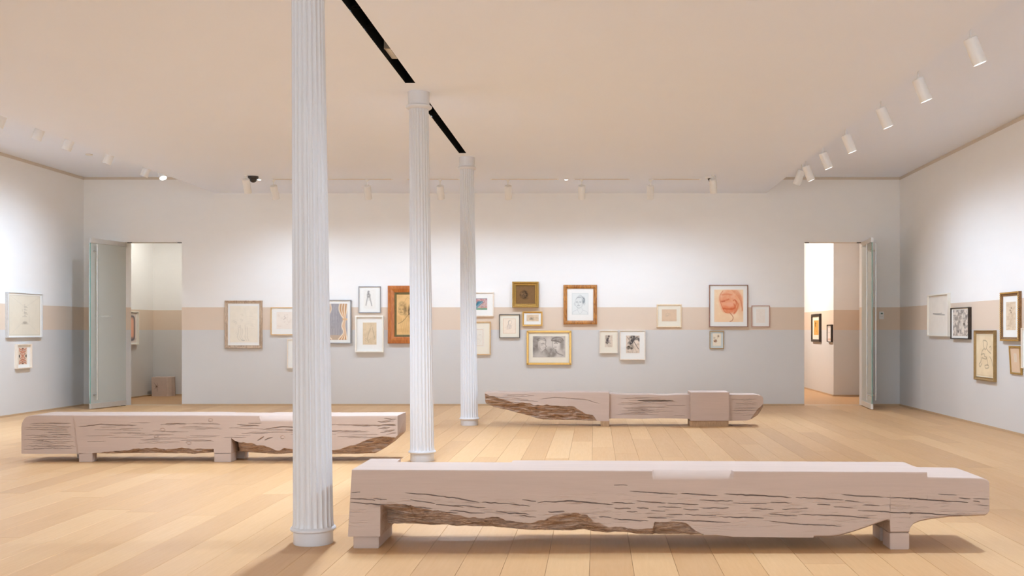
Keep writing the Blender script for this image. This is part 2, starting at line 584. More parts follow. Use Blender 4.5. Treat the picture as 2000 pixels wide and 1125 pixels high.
# ------------------------------------------------------------------ timber benches
def interp(pts, x):
    a = np.array(pts, float)
    return np.interp(x, a[:, 0], a[:, 1])


def cracks_field(PX, PY, cracks, scale_px):
    """depth of drying cracks; cracks = (polyline in px, half width in px, depth in m)"""
    rec = np.zeros_like(PY)
    for pts, w, dep in cracks:
        a = np.array(pts, float)
        x0, x1 = a[0, 0], a[-1, 0]
        cols = np.where((PX[:, 0] >= x0) & (PX[:, 0] <= x1))[0]
        if len(cols) < 2: continue
        px = PX[cols]; py = PY[cols]
        t = (px[:, :1] - x0) / max(1e-6, x1 - x0)
        yc = np.interp(px[:, :1], a[:, 0], a[:, 1]) + (vnoise(px[:, :1] / (9 * scale_px), 0 * px[:, :1], int(abs(x0 + a[0, 1])) % 50) - 0.5) * 1.6 * scale_px
        ww = w * np.clip(np.sin(np.pi * np.clip(t, 0, 1)), 0, 1) ** 0.6 + 0.05
        k = np.clip(1 - np.abs(py - yc) / ww, 0, 1)
        rec[cols] = np.maximum(rec[cols], dep * k ** 0.6 * np.clip(np.sin(np.pi * t) * 3, 0, 1))
    return rec


def beam(root, Yf, px0, px1, top, bot, depth, recess, xstep, zstep, jumps=(), warp=None, name='beam', topfn=None):
    s = Yf / F
    n = int((px1 - px0) * s / xstep)
    px = np.linspace(px0, px1, n + 1)
    for j in jumps: px = np.concatenate([px, [j - 0.12, j + 0.12]])
    px = np.unique(px)
    pt = interp(top, px); pb = interp(bot, px)
    nz = int((pb.max() - pt.min()) * s / zstep)
    tt = np.linspace(0, 1, nz + 1)
    PX = np.repeat(px[:, None], nz + 1, 1)
    PY = pb[:, None] + (pt - pb)[:, None] * tt[None, :]
    rec, rough = recess(PX, PY, pt[:, None], pb[:, None])
    edge = np.exp(-(PY - pt[:, None]) / 1.2) * 0.004
    rec = rec + edge
    dpt = depth(px)
    NT, NB, NU = 14, 5, 7
    X = wx(PX, Yf); Z = wz(PY, Yf); Y = Yf + rec
    rows = [np.stack([X, Y, Z], 2)]
    att = [rough]
    xt, yt, zt = X[:, -1], Y[:, -1], Z[:, -1]
    yb_ = Yf + dpt
    u = np.linspace(0, 1, NT + 1)[1:]
    Yt = yt[:, None] + (yb_ - yt)[:, None] * u[None]
    Zt = np.repeat(zt[:, None], NT, 1)
    if topfn is not None: Zt = Zt + topfn(np.repeat(px[:, None], NT, 1), (Yt - Yf))
    rows.append(np.stack([np.repeat(xt[:, None], NT, 1), Yt, Zt], 2)); att.append(np.zeros((len(px), NT)))
    zb = Z[:, 0]
    u = np.linspace(0, 1, NB + 1)[1:]
    Zb = Zt[:, -1:] + (zb[:, None] - Zt[:, -1:]) * u[None]
    rows.append(np.stack([np.repeat(xt[:, None], NB, 1), np.repeat(yb_[:, None], NB, 1), Zb], 2)); att.append(np.zeros((len(px), NB)))
    u = np.linspace(0, 1, NU + 1)[1:-1]
    Yu = yb_[:, None] + (Y[:, :1] - yb_[:, None]) * u[None]
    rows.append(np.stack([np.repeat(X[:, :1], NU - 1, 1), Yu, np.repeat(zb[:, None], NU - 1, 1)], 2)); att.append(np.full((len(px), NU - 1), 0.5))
    V = np.concatenate(rows, 1); A = np.concatenate(att, 1)
    if warp is not None: V[:, :, 0] += warp(px[:, None], V[:, :, 2])
    m, r = V.shape[:2]
    V = V - np.array(root.location)[None, None]
    i = np.arange(m - 1)[:, None]; j = np.arange(r)[None]
    j2 = (j + 1) % r
    q = np.stack([i * r + j + 0 * j2, (i + 1) * r + j, (i + 1) * r + j2, i * r + j2], 2).reshape(-1, 4)
    faces = q.tolist()
    faces.append(list(range(r)))
    faces.append([(m - 1) * r + k for k in range(r - 1, -1, -1)])
    me = bpy.data.meshes.new(name)
    me.from_pydata(V.reshape(-1, 3).tolist(), [], faces)
    me.update()
    at = me.attributes.new('rough', 'FLOAT', 'POINT')
    at.data.foreach_set('value', np.clip(A, 0, 1).astype(np.float32).reshape(-1))
    me.shade_smooth(); me.set_sharp_from_angle(angle=math.radians(38))
    return link(name, me, M['bench'], root)


def pxbox(root, name, Yf, px0, px1, py0, py1, depth, taper=0.0, mat='bench', bevel=0.004):
    """block given by its front face in photo pixels at depth Yf"""
    x0, x1, z1, z0 = wx(px0, Yf), wx(px1, Yf), wz(py0, Yf), max(0.0, wz(py1, Yf))
    b = MB(); b.box(x0, x1, Yf, Yf + depth, z0, z1)
    return b.build(name, M[mat], root, bevel=bevel, off=root.location)


def rand_cracks(rnd, px0, px1, py0, py1, count, lmin, lmax, w, dep, slope=0.0):
    out = []
    for n_ in range(count):
        L = rnd.uniform(lmin, lmax); x = rnd.uniform(px0, max(px0 + 1, px1 - L)); y = py0 + (py1 - py0) * ((n_ * 0.618) % 1.0) + rnd.uniform(-0.6, 0.6)
        pts = [(x, y)]
        yy = y
        for k in range(1, 6):
            yy += rnd.uniform(-0.5, 0.5) * w * 2 + slope * L / 5
            pts.append((x + L * k / 5, yy))
        out.append((pts, w * rnd.uniform(0.6, 1.1), dep * rnd.uniform(0.6, 1.1)))
    return out


def zc(o, s, *pts): return [(o[0] + x * s, o[1] + y * s) for x, y in pts]


# ---- front bench
YF1 = 6.30
bench1 = empty('timber_bench', (0.47, YF1 + 0.23, 0), 'long hewn timber bench nearest the camera, right of the nearest column', 'bench', 'hewn timber benches')
A4 = ((670, 880), 0.215); A5 = ((1080, 880), 0.22); A6 = ((1500, 880), 0.23)
def z4(*p): return zc(*A4, *p)
def z5(*p): return zc(*A5, *p)
def z6(*p): return zc(*A6, *p)
top1 = [(687, 917.5), (1200, 919.5), (1600, 921), (1810.9, 922), (1811.2, 931), (1814, 932), (1900, 933.5), (1918, 934), (1926, 935.8), (1930, 938.5), (1932.4, 943)]
bot1 = [(687, 1048), (742.9, 1048), (743.2, 1033.5)] + z4((385, 715), (640, 712), (760, 717), (860, 708), (930, 700), (1030, 709), (1100, 708), (1180, 716), (1260, 712), (1500, 722), (1800, 740), (1980, 752)) + \
    z5((60, 738), (160, 742), (280, 728), (400, 733), (480, 741), (560, 735), (650, 740), (800, 755), (1000, 755), (1230, 760), (1310, 748), (1450, 748), (1600, 765), (1900, 768)) + \
    z6((150, 738), (350, 739), (520, 738), (600, 730), (700, 705), (850, 655), (950, 618), (1010, 598), (1022, 598), (1036, 606)) + \
    [(1738.6, 1042), (1776, 1042)] + z6((1203, 690), (1215, 660), (1240, 630), (1290, 608), (1400, 585), (1550, 568), (1700, 562), (1850, 557)) + [(1929, 1006), (1932.4, 1001)]
cr1 = []
def ck(pts, w=1.1, d=0.02): cr1.append((pts, w * 0.72, d * 1.3))
ck(z4((80, 467), (320, 492), (560, 495), (660, 515), (830, 530)), 1.3, 0.03)
ck(z4((80, 436), (220, 442), (300, 455))); ck(z4((270, 434), (400, 448)), 0.8); ck(z4((80, 378), (160, 380)), 0.5)
ck(z4((560, 383), (700, 395), (850, 410), (960, 424)), 1.1); ck(z4((920, 422), (1050, 432), (1150, 460), (1250, 472)), 1.3)
ck(z4((1250, 466), (1380, 478), (1500, 482)), 1.1); ck(z4((1480, 478), (1620, 497), (1700, 502)), 0.9)
ck(z4((600, 448), (720, 462), (840, 480)), 0.8); ck(z4((840, 490), (1000, 505), (1100, 517)), 0.8)
ck(z4((820, 545), (950, 562), (1050, 566))); ck(z4((960, 545), (1100, 552), (1150, 567), (1290, 568)), 1.2)
ck(z4((1380, 548), (1500, 570), (1600, 570), (1700, 580)), 1.2); ck(z4((1000, 490), (1300, 525)), 0.6); ck(z4((1620, 448), (1760, 462)), 0.8)
ck(z4((1760, 478), (1830, 465)) + z5((0, 455), (130, 448), (260, 458), (400, 470), (540, 480)), 1.5, 0.028)
ck(z4((1860, 560), (2000, 552)) + z5((110, 545),), 1.2); ck(z4((1600, 590), (1750, 605)), 0.8)
ck(z5((520, 463), (730, 470)), 0.9); ck(z5((740, 445), (870, 460), (1010, 465))); ck(z5((1010, 467), (1290, 480)), 0.9)
ck(z5((680, 360), (900, 375), (1110, 388)), 1.0); ck(z5((1130, 378), (1300, 393), (1470, 400)), 1.2)
ck(z5((1510, 382), (1700, 395), (2000, 410)) + z6((210, 402),), 1.4, 0.028); ck(z6((230, 397), (500, 410), (650, 420)), 1.2)
ck(z5((1290, 440), (1600, 448)), 0.8); ck(z5((1600, 465), (1900, 473)), 0.8); ck(z5((540, 305), (660, 308)), 0.5)
ck(z5((540, 513), (690, 515)), 0.8); ck(z5((740, 505), (850, 515)), 0.8); ck(z5((920, 500), (1140, 507)), 0.8)
ck(z5((1310, 510), (1570, 510)), 0.9); ck(z5((1740, 513), (1960, 522)), 0.9); ck(z5((1150, 520), (1300, 528)), 0.8)
ck(z5((1010, 567), (1150, 570)), 0.8); ck(z5((1150, 566), (1470, 582)), 0.8); ck(z5((1470, 588), (1880, 600)), 1.1)
ck(z5((400, 585), (520, 597)), 0.9); ck(z5((520, 607), (850, 627)), 1.1); ck(z5((830, 590), (1020, 603)), 0.9)
ck(z5((1040, 615), (1280, 625), (1600, 640)), 1.1); ck(z5((870, 532), (1000, 537)), 0.6); ck(z5((650, 543), (760, 546)), 0.6)
ck(z6((620, 375), (820, 388), (990, 398)), 1.3); ck(z6((990, 398), (1250, 410), (1480, 428), (1690, 442)), 1.3, 0.026)
ck(z6((750, 507), (900, 515), (1050, 525), (1300, 532), (1500, 545), (1710, 558)), 1.2, 0.024)
ck(z6((250, 542), (620, 553), (890, 577)), 1.1); ck(z6((0, 597), (200, 620), (640, 643)), 1.0); ck(z6((0, 540), (250, 558)), 0.8)
ck(z6((420, 455), (530, 465)), 0.8); ck(z6((550, 475), (720, 487)), 0.8); ck(z6((650, 428), (780, 436)), 0.8); ck(z6((800, 460), (950, 470)), 0.9)
ck(z6((1440, 370), (1600, 380)), 0.7); ck(z6((1620, 400), (1720, 413)), 0.9); ck(z6((1740, 408), (1875, 412)), 0.7)
ck(z6((1590, 432), (1700, 443))); ck(z6((1740, 430), (1800, 437)), 0.9); ck(z6((1780, 460), (1875, 468)), 0.6); ck(z6((20, 440), (200, 444)), 0.7); ck(z6((100, 500), (340, 492)), 0.6)
rb1 = [(687, 1070), (742.9, 1070), (743.2, 986)] + z4((480, 486), (560, 493), (640, 512), (820, 545), (940, 562), (1050, 592), (1150, 612), (1250, 618), (1400, 600), (1480, 640), (1700, 655), (1820, 630), (1900, 590), (2000, 570)) + \
    z5((100, 552), (220, 550), (300, 572), (360, 620), (440, 650), (500, 672), (700, 697), (890, 692), (905, 632), (1050, 626), (1180, 642), (1230, 692), (1330, 738), (1360, 775)) + [(1400, 1062), (2000, 1062)]


def rec1(PX, PY, pt, pb):
    rec = cracks_field(PX, PY, cr1, 1.0)
    bd = interp(rb1, PX[:, 0])[:, None] + (fbm(PX / 14, 0 * PX, 3) - 0.5) * 7 * ((PX > 800) & (PX < 1372))
    d = PY - bd
    ins = np.clip(d / 2.5, 0, 1)
    near = np.exp(-np.clip(PX - 743, 0, None) / 110.0)
    dep = 0.018 + 0.11 * near * np.clip(d / 26, 0.35, 1) + 0.0022 * np.clip(d, 0, 40)
    tex = (fbm(PX / 26 + PY / 30, PY / 5, 5) - 0.5) * 0.055 + (fbm(PX / 60, PY / 14, 8) - 0.5) * 0.06
    knot = np.exp(-(((PX - 1133) / 9) ** 2 + ((PY - 1031) / 8) ** 2)) * 0.03
    rec = rec * (1 - 0.6 * ins) + ins * np.clip(dep + tex, 0.002, 0.3) + knot
    # fine checks around the rough zone
    rec = rec + 0.004 * np.clip(fbm(PX / 30, PY / 2.4, 21) - 0.62, 0, 1) * 8 * np.exp(-((PY - 1000) / 30) ** 2)
    # shallow scoop on the front top edge
    sc = np.clip(1 - np.abs(PX - 1353.5) / 79.0, 0, 1) * 79
    sc = np.clip(sc / 1.5, 0, 1)
    hh = np.clip((938 - PY) / 20, 0, 1)
    rec = rec + sc * 0.055 * hh ** 1.6
    # soft bevel under the right cantilever
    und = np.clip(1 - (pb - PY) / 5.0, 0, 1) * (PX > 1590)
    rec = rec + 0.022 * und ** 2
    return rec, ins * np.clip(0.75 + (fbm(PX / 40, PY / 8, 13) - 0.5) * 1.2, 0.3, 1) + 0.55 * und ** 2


def depth1(px):
    return np.where(px < 750, 0.545, np.where(px < 990, 0.44, 0.485)) - np.where(px > 1815, 0.01, 0)


def warp1(px, z):
    left = -0.024 * np.clip((0.484 - z) / 0.40, 0, 1) * np.clip(1 - (px - 687) / 60.0, 0, 1)
    return left


beam(bench1, YF1, 687, 1932.4, top1, bot1, depth1, rec1, 0.0052, 0.0019, (743.0, 750, 990, 1811, 1275, 1432, 1738.3, 1776.2), warp1,
     topfn=lambda px, y: -0.012 * ((px > 752) & (px < 988) & (y > 0.405)))
pxbox(bench1, 'foot', YF1 + 0.035, 690, 740, 1046, 1076, 0.42)
pxbox(bench1, 'leg', YF1 + 0.0, 1738.2, 1776.2, 1041, 1076.5, 0.16)
pxbox(bench1, 'leg', YF1 + 0.26, 1719, 1754, 1030, 1076, 0.18)

# ---- left bench
YF2 = 10.48
bench2 = empty('timber_bench', (-3.9, YF2 + 0.22, 0), 'hewn timber bench at left, half hidden by the nearest column', 'bench', 'hewn timber benches')
B1 = ((20, 780), 0.21); B2 = ((400, 780), 0.21)
def y1(*p): return zc(*B1, *p)
def y2(*p): return zc(*B2, *p)
top2 = y1((97, 252), (102, 220), (112, 198), (128, 176), (150, 160), (175, 152), (205, 149), (588, 150.5), (1900, 150)) + y2((500, 152), (1240, 155), (1790, 152)) + [(776.5, 812)]
bot2 = y1((97, 503), (103, 508), (636, 508), (752, 500), (900, 506), (1180, 505), (1400, 503), (1560, 507), (1700, 510), (1850, 498)) + [(417.5, 884.5), (418, 886), (451, 886), (452, 884)] + \
    y2((385, 500), (500, 507), (640, 512), (720, 511), (800, 505), (860, 503), (1000, 509), (1240, 513), (1400, 515), (1560, 513), (1600, 494), (1700, 424), (1770, 360)) + [(776.5, 850)]
rb2 = [(0, 920), (181, 920), (181.5, 885)] + y1((860, 492), (1000, 482), (1100, 470), (1200, 456), (1250, 458), (1350, 450), (1440, 468), (1520, 466), (1600, 450), (1700, 462), (1890, 462)) + [(417.5, 876), (418, 920), (451.2, 920), (451.6, 856)] + \
    y2((275, 385), (320, 402), (380, 405), (430, 397), (480, 425), (540, 428), (600, 450), (690, 482), (740, 456), (800, 468), (860, 474), (1100, 490), (1240, 466), (1400, 420), (1530, 370), (1650, 342), (1770, 356)) + [(776.5, 852)]
rnd = random.Random(5)
cr2 = rand_cracks(rnd, 41, 150, 826, 879, 22, 30, 105, 0.42, 0.012)
cr2 += rand_cracks(rnd, 155, 440, 826, 866, 30, 25, 90, 0.38, 0.012) + rand_cracks(rnd, 430, 775, 826, 856, 28, 25, 100, 0.4, 0.012)
cr2 += [(y1((1440, 225), (1640, 228)), 0.9, 0.02), (y1((620, 255), (700, 250), (830, 232), (1000, 240), (1180, 242)), 0.9, 0.018),
        (y2((290, 232), (400, 245), (510, 243)), 0.9, 0.018), (y2((540, 282), (640, 265), (740, 255), (860, 262)), 1.0, 0.02),
        (y2((740, 284), (860, 296)), 0.9, 0.02), (y2((490, 385), (550, 345)), 1.3, 0.02), (y2((555, 378), (630, 350)), 1.0, 0.02),
        (y2((1370, 243), (1540, 249)), 1.0, 0.02), (y2((1640, 237), (1780, 243)), 1.2, 0.02), (y2((1580, 390), (1700, 398)), 0.9, 0.015)]
cr2 += rand_cracks(rnd, 735, 775, 818, 850, 12, 12, 34, 0.8, 0.014, -0.1)


def rec2(PX, PY, pt, pb):
    rec = cracks_field(PX, PY, cr2, 0.7)
    bd = interp(rb2, PX[:, 0])[:, None] + (fbm(PX / 9, 0 * PX, 4) - 0.5) * 4 * ((PX > 190) & (PX < 415) | (PX > 470) & (PX < 770))
    d = PY - bd
    ins = np.clip(d / 1.3, 0, 1)
    near = np.exp(-np.clip(PX - 452, 0, None) / 7.0) * (PX > 451.4)
    dep = 0.016 + 0.16 * near + 0.003 * np.clip(d, 0, 25) + 0.16 * np.exp(-np.clip(417 - PX, 0, None) / 4.0) * (PX < 417.7)
    tex = (fbm(PX / 16, PY / 3.2, 6) - 0.5) * 0.06 + (fbm(PX / 34, PY / 9, 9) - 0.5) * 0.03
    rec = rec * (1 - 0.6 * ins) + ins * np.clip(dep + tex, 0.002, 0.3)
    seam = 143.5 + (PY - 811.5) * 9.2 / 74.5
    rec = rec + np.where(PX < seam, 0.012, 0)
    # three small knots
    for kx, ky in ((304, 852.5), (317, 840), (368, 866), (551, 854.5), (410, 821)):
        rr = np.sqrt(((PX - kx) / 1.5) ** 2 + ((PY - ky) / 1.1) ** 2)
        rec = rec + 0.008 * np.exp(-((rr - 2.6) / 0.7) ** 2)
    sc = np.clip((PX - 508.5 + 0.15 * (823 - PY)) / 1.2, 0, 1) * np.clip((632 - PX) / 1.2, 0, 1)
    hh = np.clip((823.5 - PY) / 12.5, 0, 1)
    rec = rec + sc * 0.055 * hh ** 1.6
    return rec, ins * np.clip(0.7 + (fbm(PX / 30, PY / 6, 14) - 0.5) * 1.2, 0.3, 1)


beam(bench2, YF2, 40.4, 776.5, top2, bot2, lambda px: np.where((px > 430) & (px < 510), 0.40, 0.46) + 0 * px, rec2, 0.0062, 0.0022,
     (181.2, 417.7, 451.5, 509, 632))
pxbox(bench2, 'leg', YF2 + 0.0, 154, 180, 884.5, 903, 0.10)
pxbox(bench2, 'leg', YF2 + 0.30, 150, 176, 882, 903, 0.12)
pxbox(bench2, 'leg', YF2 + 0.0, 418.2, 451, 884.5, 903, 0.165)
pxbox(bench2, 'leg', YF2 + 0.29, 449, 477.5, 872, 903, 0.13)

# ---- far bench
YF3 = 14.38
bench3 = empty('timber_bench', (0.42, YF3 + 0.2, 0), 'hewn timber bench farthest back, below the pictures on the far wall', 'bench', 'hewn timber benches')
C1 = ((930, 740), 0.29)
def w1(*p): return zc(*C1, *p)
top3 = w1((58, 90), (895, 90)) + [(1190, 769)] + w1((940, 104), (1010, 107), (1100, 108), (1160, 106), (1230, 111), (1290, 112), (1360, 107), (1440, 107), (1705, 107), (1890, 107), (1915, 111), (1928, 119), (1934, 132))
bot3 = w1((58, 158), (62, 167), (115, 192), (220, 215), (330, 245), (400, 266), (450, 278), (620, 281), (800, 284), (895, 285)) + [(1190, 818)] + w1((1000, 268), (1120, 271), (1240, 266), (1440, 270), (1445, 283), (1705, 283), (1820, 281), (1862, 269), (1900, 246), (1920, 220), (1934, 185))
rb3 = w1((58, 104), (120, 120), (200, 142), (260, 165), (320, 160), (400, 176), (500, 176), (560, 186), (610, 180), (660, 184), (700, 215), (740, 235), (780, 238), (800, 262), (815, 290), (850, 330), (1780, 330), (1800, 300), (1850, 268), (1900, 200), (1936, 165))
rnd = random.Random(9)
cr3 = rand_cracks(rnd, 1195, 1346, 778, 812, 24, 25, 110, 0.38, 0.012) + rand_cracks(rnd, 1426, 1490, 780, 812, 10, 20, 60, 0.38, 0.012)
cr3 += rand_cracks(rnd, 950, 1060, 770, 790, 14, 20, 60, 0.4, 0.014, 0.05) + [(w1((420, 140), (520, 125), (640, 132), (740, 140), (840, 172)), 0.6, 0.015),
       (w1((1080, 147), (1200, 150), (1330, 147)), 1.6, 0.05)]


def rec3(PX, PY, pt, pb):
    rec = cracks_field(PX, PY, cr3, 0.6)
    bd = interp(rb3, PX[:, 0])[:, None] + (fbm(PX / 8, 0 * PX, 5) - 0.5) * 4 * (PX < 1160)
    d = PY - bd
    ins = np.clip(d / 1.3, 0, 1)
    dep = 0.016 + 0.0035 * np.clip(d, 0, 25)
    tex = (fbm(PX / 14, PY / 2.6, 7) - 0.5) * 0.06 + (fbm(PX / 30, PY / 7, 10) - 0.5) * 0.03
    knot = np.exp(-(((PX - 1121) / 4) ** 2 + ((PY - 805) / 3.5) ** 2)) * 0.04
    rec = rec * (1 - 0.6 * ins) + ins * np.clip(dep + tex, 0.002, 0.3) + knot
    rec = rec + np.where((PX > 1190) & (PX < 1350), 0.035 + 0.006 * np.sin(PX / 9), 0)
    return rec, ins * np.clip(0.7 + (fbm(PX / 24, PY / 5, 15) - 0.5) * 1.4, 0.25, 1) * np.where(PX > 1400, 0.5, 1)


beam(bench3, YF3, 946.8, 1490.9, top3, bot3, lambda px: 0.37 + 0 * px, rec3, 0.0085, 0.003, (1190,))
pxbox(bench3, 'block', YF3 - 0.045, 1348.6, 1424.6, 766.2, 822.3, 0.44, bevel=0.005)
pxbox(bench3, 'foot', YF3 + 0.0, 1173, 1190, 822, 834, 0.34, mat='raw_oak')
pxbox(bench3, 'foot', YF3 - 0.03, 1347.5, 1423, 821.5, 834, 0.36, mat='raw_oak')

# ---- stump block in the room behind the left doorway
blk = empty('timber_block', (-8.85, 20.93, 0), 'small square timber block on the floor behind the left doorway', 'block')
Yb = 20.9
x0, x1, x2, zt = wx(296, Yb), wx(325.5, Yb), wx(333, Yb), wz(736.5, Yb)
v = []
prof = [(x0 + 0.005, 0.0), (x1, 0.0), (x1 + 0.03, 0.02), (x1 + 0.065, 0.10), (x2, 0.22), (x2 - 0.02, 0.30), (x0 + 0.005, 0.30)]
npf = len(prof)
for z, ins in ((0, 0.0), (zt - 0.01, 0.012), (zt, 0.022)):
    for (x, y) in prof: v.append((x - (0.008 if z > 0 else 0) + (0 if z < zt else 0.004 * (1 if x < x1 else -1)) + 8.85, Yb + y - 20.93 + (0.0 if z < zt else 0.004), z))
f = [tuple(range(npf - 1, -1, -1)), tuple(2 * npf + k for k in range(npf))]
for i in range(2):
    for k in range(npf):
        k2 = (k + 1) % npf
        f.append((i * npf + k, i * npf + k2, (i + 1) * npf + k2, (i + 1) * npf + k))
me = mesh('block_body', v, f)
link('block_body', me, M['block'], blk)
b = MB()
for a in range(7):
    an = a * math.pi * 2 / 7 + 0.4; L = 0.05 + 0.03 * (a % 3)
    cx, cz = wx(306, Yb) + 8.85, wz(755, Yb)
    dx, dz = math.cos(an), math.sin(an)
    y = Yb - 20.93 - 0.0015
    b.add([(cx - dz * 0.006, y, cz + dx * 0.006), (cx + dz * 0.006, y, cz - dx * 0.006), (cx + dx * L, y, cz + dz * L), (cx - dz * 0.006, y + 0.02, cz + dx * 0.006), (cx + dz * 0.006, y + 0.02, cz - dx * 0.006), (cx + dx * L, y + 0.02, cz + dz * L)],
          [(0, 1, 2), (3, 5, 4), (0, 3, 4, 1), (1, 4, 5, 2), (2, 5, 3, 0)])
b.build('star_crack', plain('dark_heart_crack', (0.20, 0.13, 0.09), 0.9), blk)

# ------------------------------------------------------------------ glass pivot doors
def glass_door(name, hinge, end, label, bars, text=None):
    hx, hy = hinge; ex, ey = end
    L = math.hypot(ex - hx, ey - hy)
    ang = math.atan2(ey - hy, ex - hx)
    root = empty(name, (hx, hy, 0), label, 'glass door', 'open glass doors', (0, 0, ang))
    # local: x along the leaf from hinge to free edge, y across it
    b = MB(); b.box(0.0, L - 0.006, -0.006, 0.006, 0.10, DTOP - 0.09); b.build('glass_panel', M['glass'], root)
    b = MB(); b.box(L - 0.006, L, -0.006, 0.006, 0.10, DTOP - 0.09); b.build('glass_edge', M['glass_edge'], root)
    b = MB(); b.box(0, L, -0.021, 0.021, 0.012, 0.10); b.build('bottom_rail', M['alu'], root, bevel=0.003)
    b = MB(); b.box(0, L, -0.021, 0.021, DTOP - 0.09, DTOP - 0.008); b.build('top_rail', M['alu'], root, bevel=0.003)
    b = MB(); b.box(0.02, 0.12, -0.015, 0.015, 0.0, 0.013); b.build('floor_pivot', M['dark'], root)
    xb = L - bars
    for s in (-1, 1):
        b = MB(); b.tube((xb, s * 0.075, 0.16), (xb, s * 0.075, DTOP - 0.11), 0.0125)
        bar = b.build('pull_bar', M['steel'], root, smooth=True)
        for z in (0.245, 2.70):
            b = MB(); b.tube((xb, s * 0.006, z), (xb, s * 0.075, z), 0.009, 10); b.tube((xb, s * 0.006, z), (xb, s * 0.022, z), 0.016, 12)
            b.build('standoff', M['steel'], bar, smooth=True)
    if text:
        cd = bpy.data.curves.new('lettering', 'FONT')
        cd.body = text[0]; cd.size = text[1]; cd.extrude = 0.0006
        to = bpy.data.objects.new('tmp_text', cd)
        COL.objects.link(to)
        dg = bpy.context.evaluated_depsgraph_get()
        me = bpy.data.meshes.new_from_object(to.evaluated_get(dg))
        bpy.data.objects.remove(to)
        me.name = 'lettering'
        me.materials.clear()
        o = link('lettering', me, M['etch'], root)
        o.matrix_local = text[2]
    return root


glass_door('glass_door', (DL0 + 0.015, BW - 0.03), (-8.59, 17.42), 'frosted glass door standing open at the left doorway, small lettering on it', 0.085)
glass_door('glass_door', (DR1 - 0.015, BW - 0.03), (4.69, 17.33), 'frosted glass door standing open at the right doorway, seen almost edge-on', 0.075)
# faint reversed lettering on the left leaf
_d = [o for o in bpy.data.objects if o.name == 'glass_door'][0]
cd = bpy.data.curves.new('lettering', 'FONT'); cd.body = 'DRAWING CENTER'; cd.size = 0.055; cd.extrude = 0.0006
to = bpy.data.objects.new('tmp_text', cd); COL.objects.link(to)
me = bpy.data.meshes.new_from_object(to.evaluated_get(bpy.context.evaluated_depsgraph_get()))
bpy.data.objects.remove(to); me.name = 'lettering'; me.materials.clear()
let = link('lettering', me, M['etch'], _d)
# leaf runs towards the camera along local +x; seen from the room the far end is on the right: mirrored text starts at the right
let.matrix_local = Matrix(((1, 0, 0, 0.36), (0, 0, -1, 0.0078), (0, 1, 0, 1.575), (0, 0, 0, 1)))
for i, (x0, x1) in enumerate(((DL0, DL1), (DR0, DR1))):
    b = MB(); b.box(x0 + 0.02, x0 + 0.09, BW + 0.02, BW + 0.06, DTOP - 0.014, DTOP - 0.0005); b.box(x1 - 0.09, x1 - 0.02, BW + 0.02, BW + 0.06, DTOP - 0.014, DTOP - 0.0005)
    structure('trim_%d' % (5 + i), b, M['dark'])

# thermostat by the right door
tx, tz = wx(1721.2, BW), wz(616, BW)
th = empty('thermostat', (tx, BW, tz - 0.068), 'small white wall thermostat beside the right glass door', 'thermostat')
b = MB(); b.box(-0.043, 0.043, -0.022, 0, 0, 0.136); b.build('housing', M['white'], th, bevel=0.004)
b = MB(); b.box(-0.014, 0.022, -0.0235, -0.021, 0.088, 0.116); b.build('display', M['screen'], th)
for x in (-0.012, 0.014):
    b = MB(); b.box(x - 0.007, x + 0.007, -0.024, -0.021, 0.042, 0.060); b.build('button', M['alu'], th)

# ------------------------------------------------------------------ track lights
def aim(d): return Vector((0, 0, -1)).rotation_difference(Vector(d).normalized())


def spot_can(mount, drop, can_dir, label, beam_dir=None, watts=None, angle=95, mat='white', r=0.058, L=0.225, group='track spotlights', blend=1.0, mountr=0.03, drop_mount=True, radius=0.022, lens='lens', color=LAMP):
    mount = Vector(mount)
    root = empty('track_spotlight', mount, label, 'spotlight', group)
    if drop_mount:
        b = MB(); b.lathe([(mountr, 0), (mountr, -0.016), (0.012, -0.03)], 20); b.build('mount', M[mat], root, smooth=True)
        b = MB(); b.tube((0, 0, -0.02), (0, 0, -drop), 0.007, 10); b.build('stem', M[mat], root, smooth=True)
    q = aim(can_dir)
    b = MB()
    b.lathe([(0.001, 0.004), (r - 0.008, 0.004), (r, -0.004), (r, -L), (r - 0.005, -L), (r - 0.006, -L + 0.05), (0.001, -L + 0.05)], 32, cap=False)
    can = b.build('can', M[mat], root, (0, 0, -drop), smooth=True)
    can.rotation_mode = 'QUATERNION'; can.rotation_quaternion = q
    b = MB(); b.lathe([(r - 0.0065, -L + 0.032), (r - 0.02, -L + 0.026), (0.001, -L + 0.022)], 24)
    ln = b.build('lens', M[lens], can, smooth=True)
    if watts:
        ld = bpy.data.lights.new('lamp', 'SPOT')
        ld.energy = watts; ld.color = color
        ld.spot_size = math.radians(angle); ld.spot_blend = blend; ld.shadow_soft_size = radius
        lo = bpy.data.objects.new('lamp', ld)
        COL.objects.link(lo); lo.parent = root
        tip = Vector((0, 0, -drop)) + q @ Vector((0, 0, -L - 0.012))
        lo.location = tip
        bd = beam_dir or can_dir
        lo.rotation_mode = 'QUATERNION'
        lo.rotation_quaternion = Vector((0, 0, -1)).rotation_difference(Vector(bd).normalized())
    return root


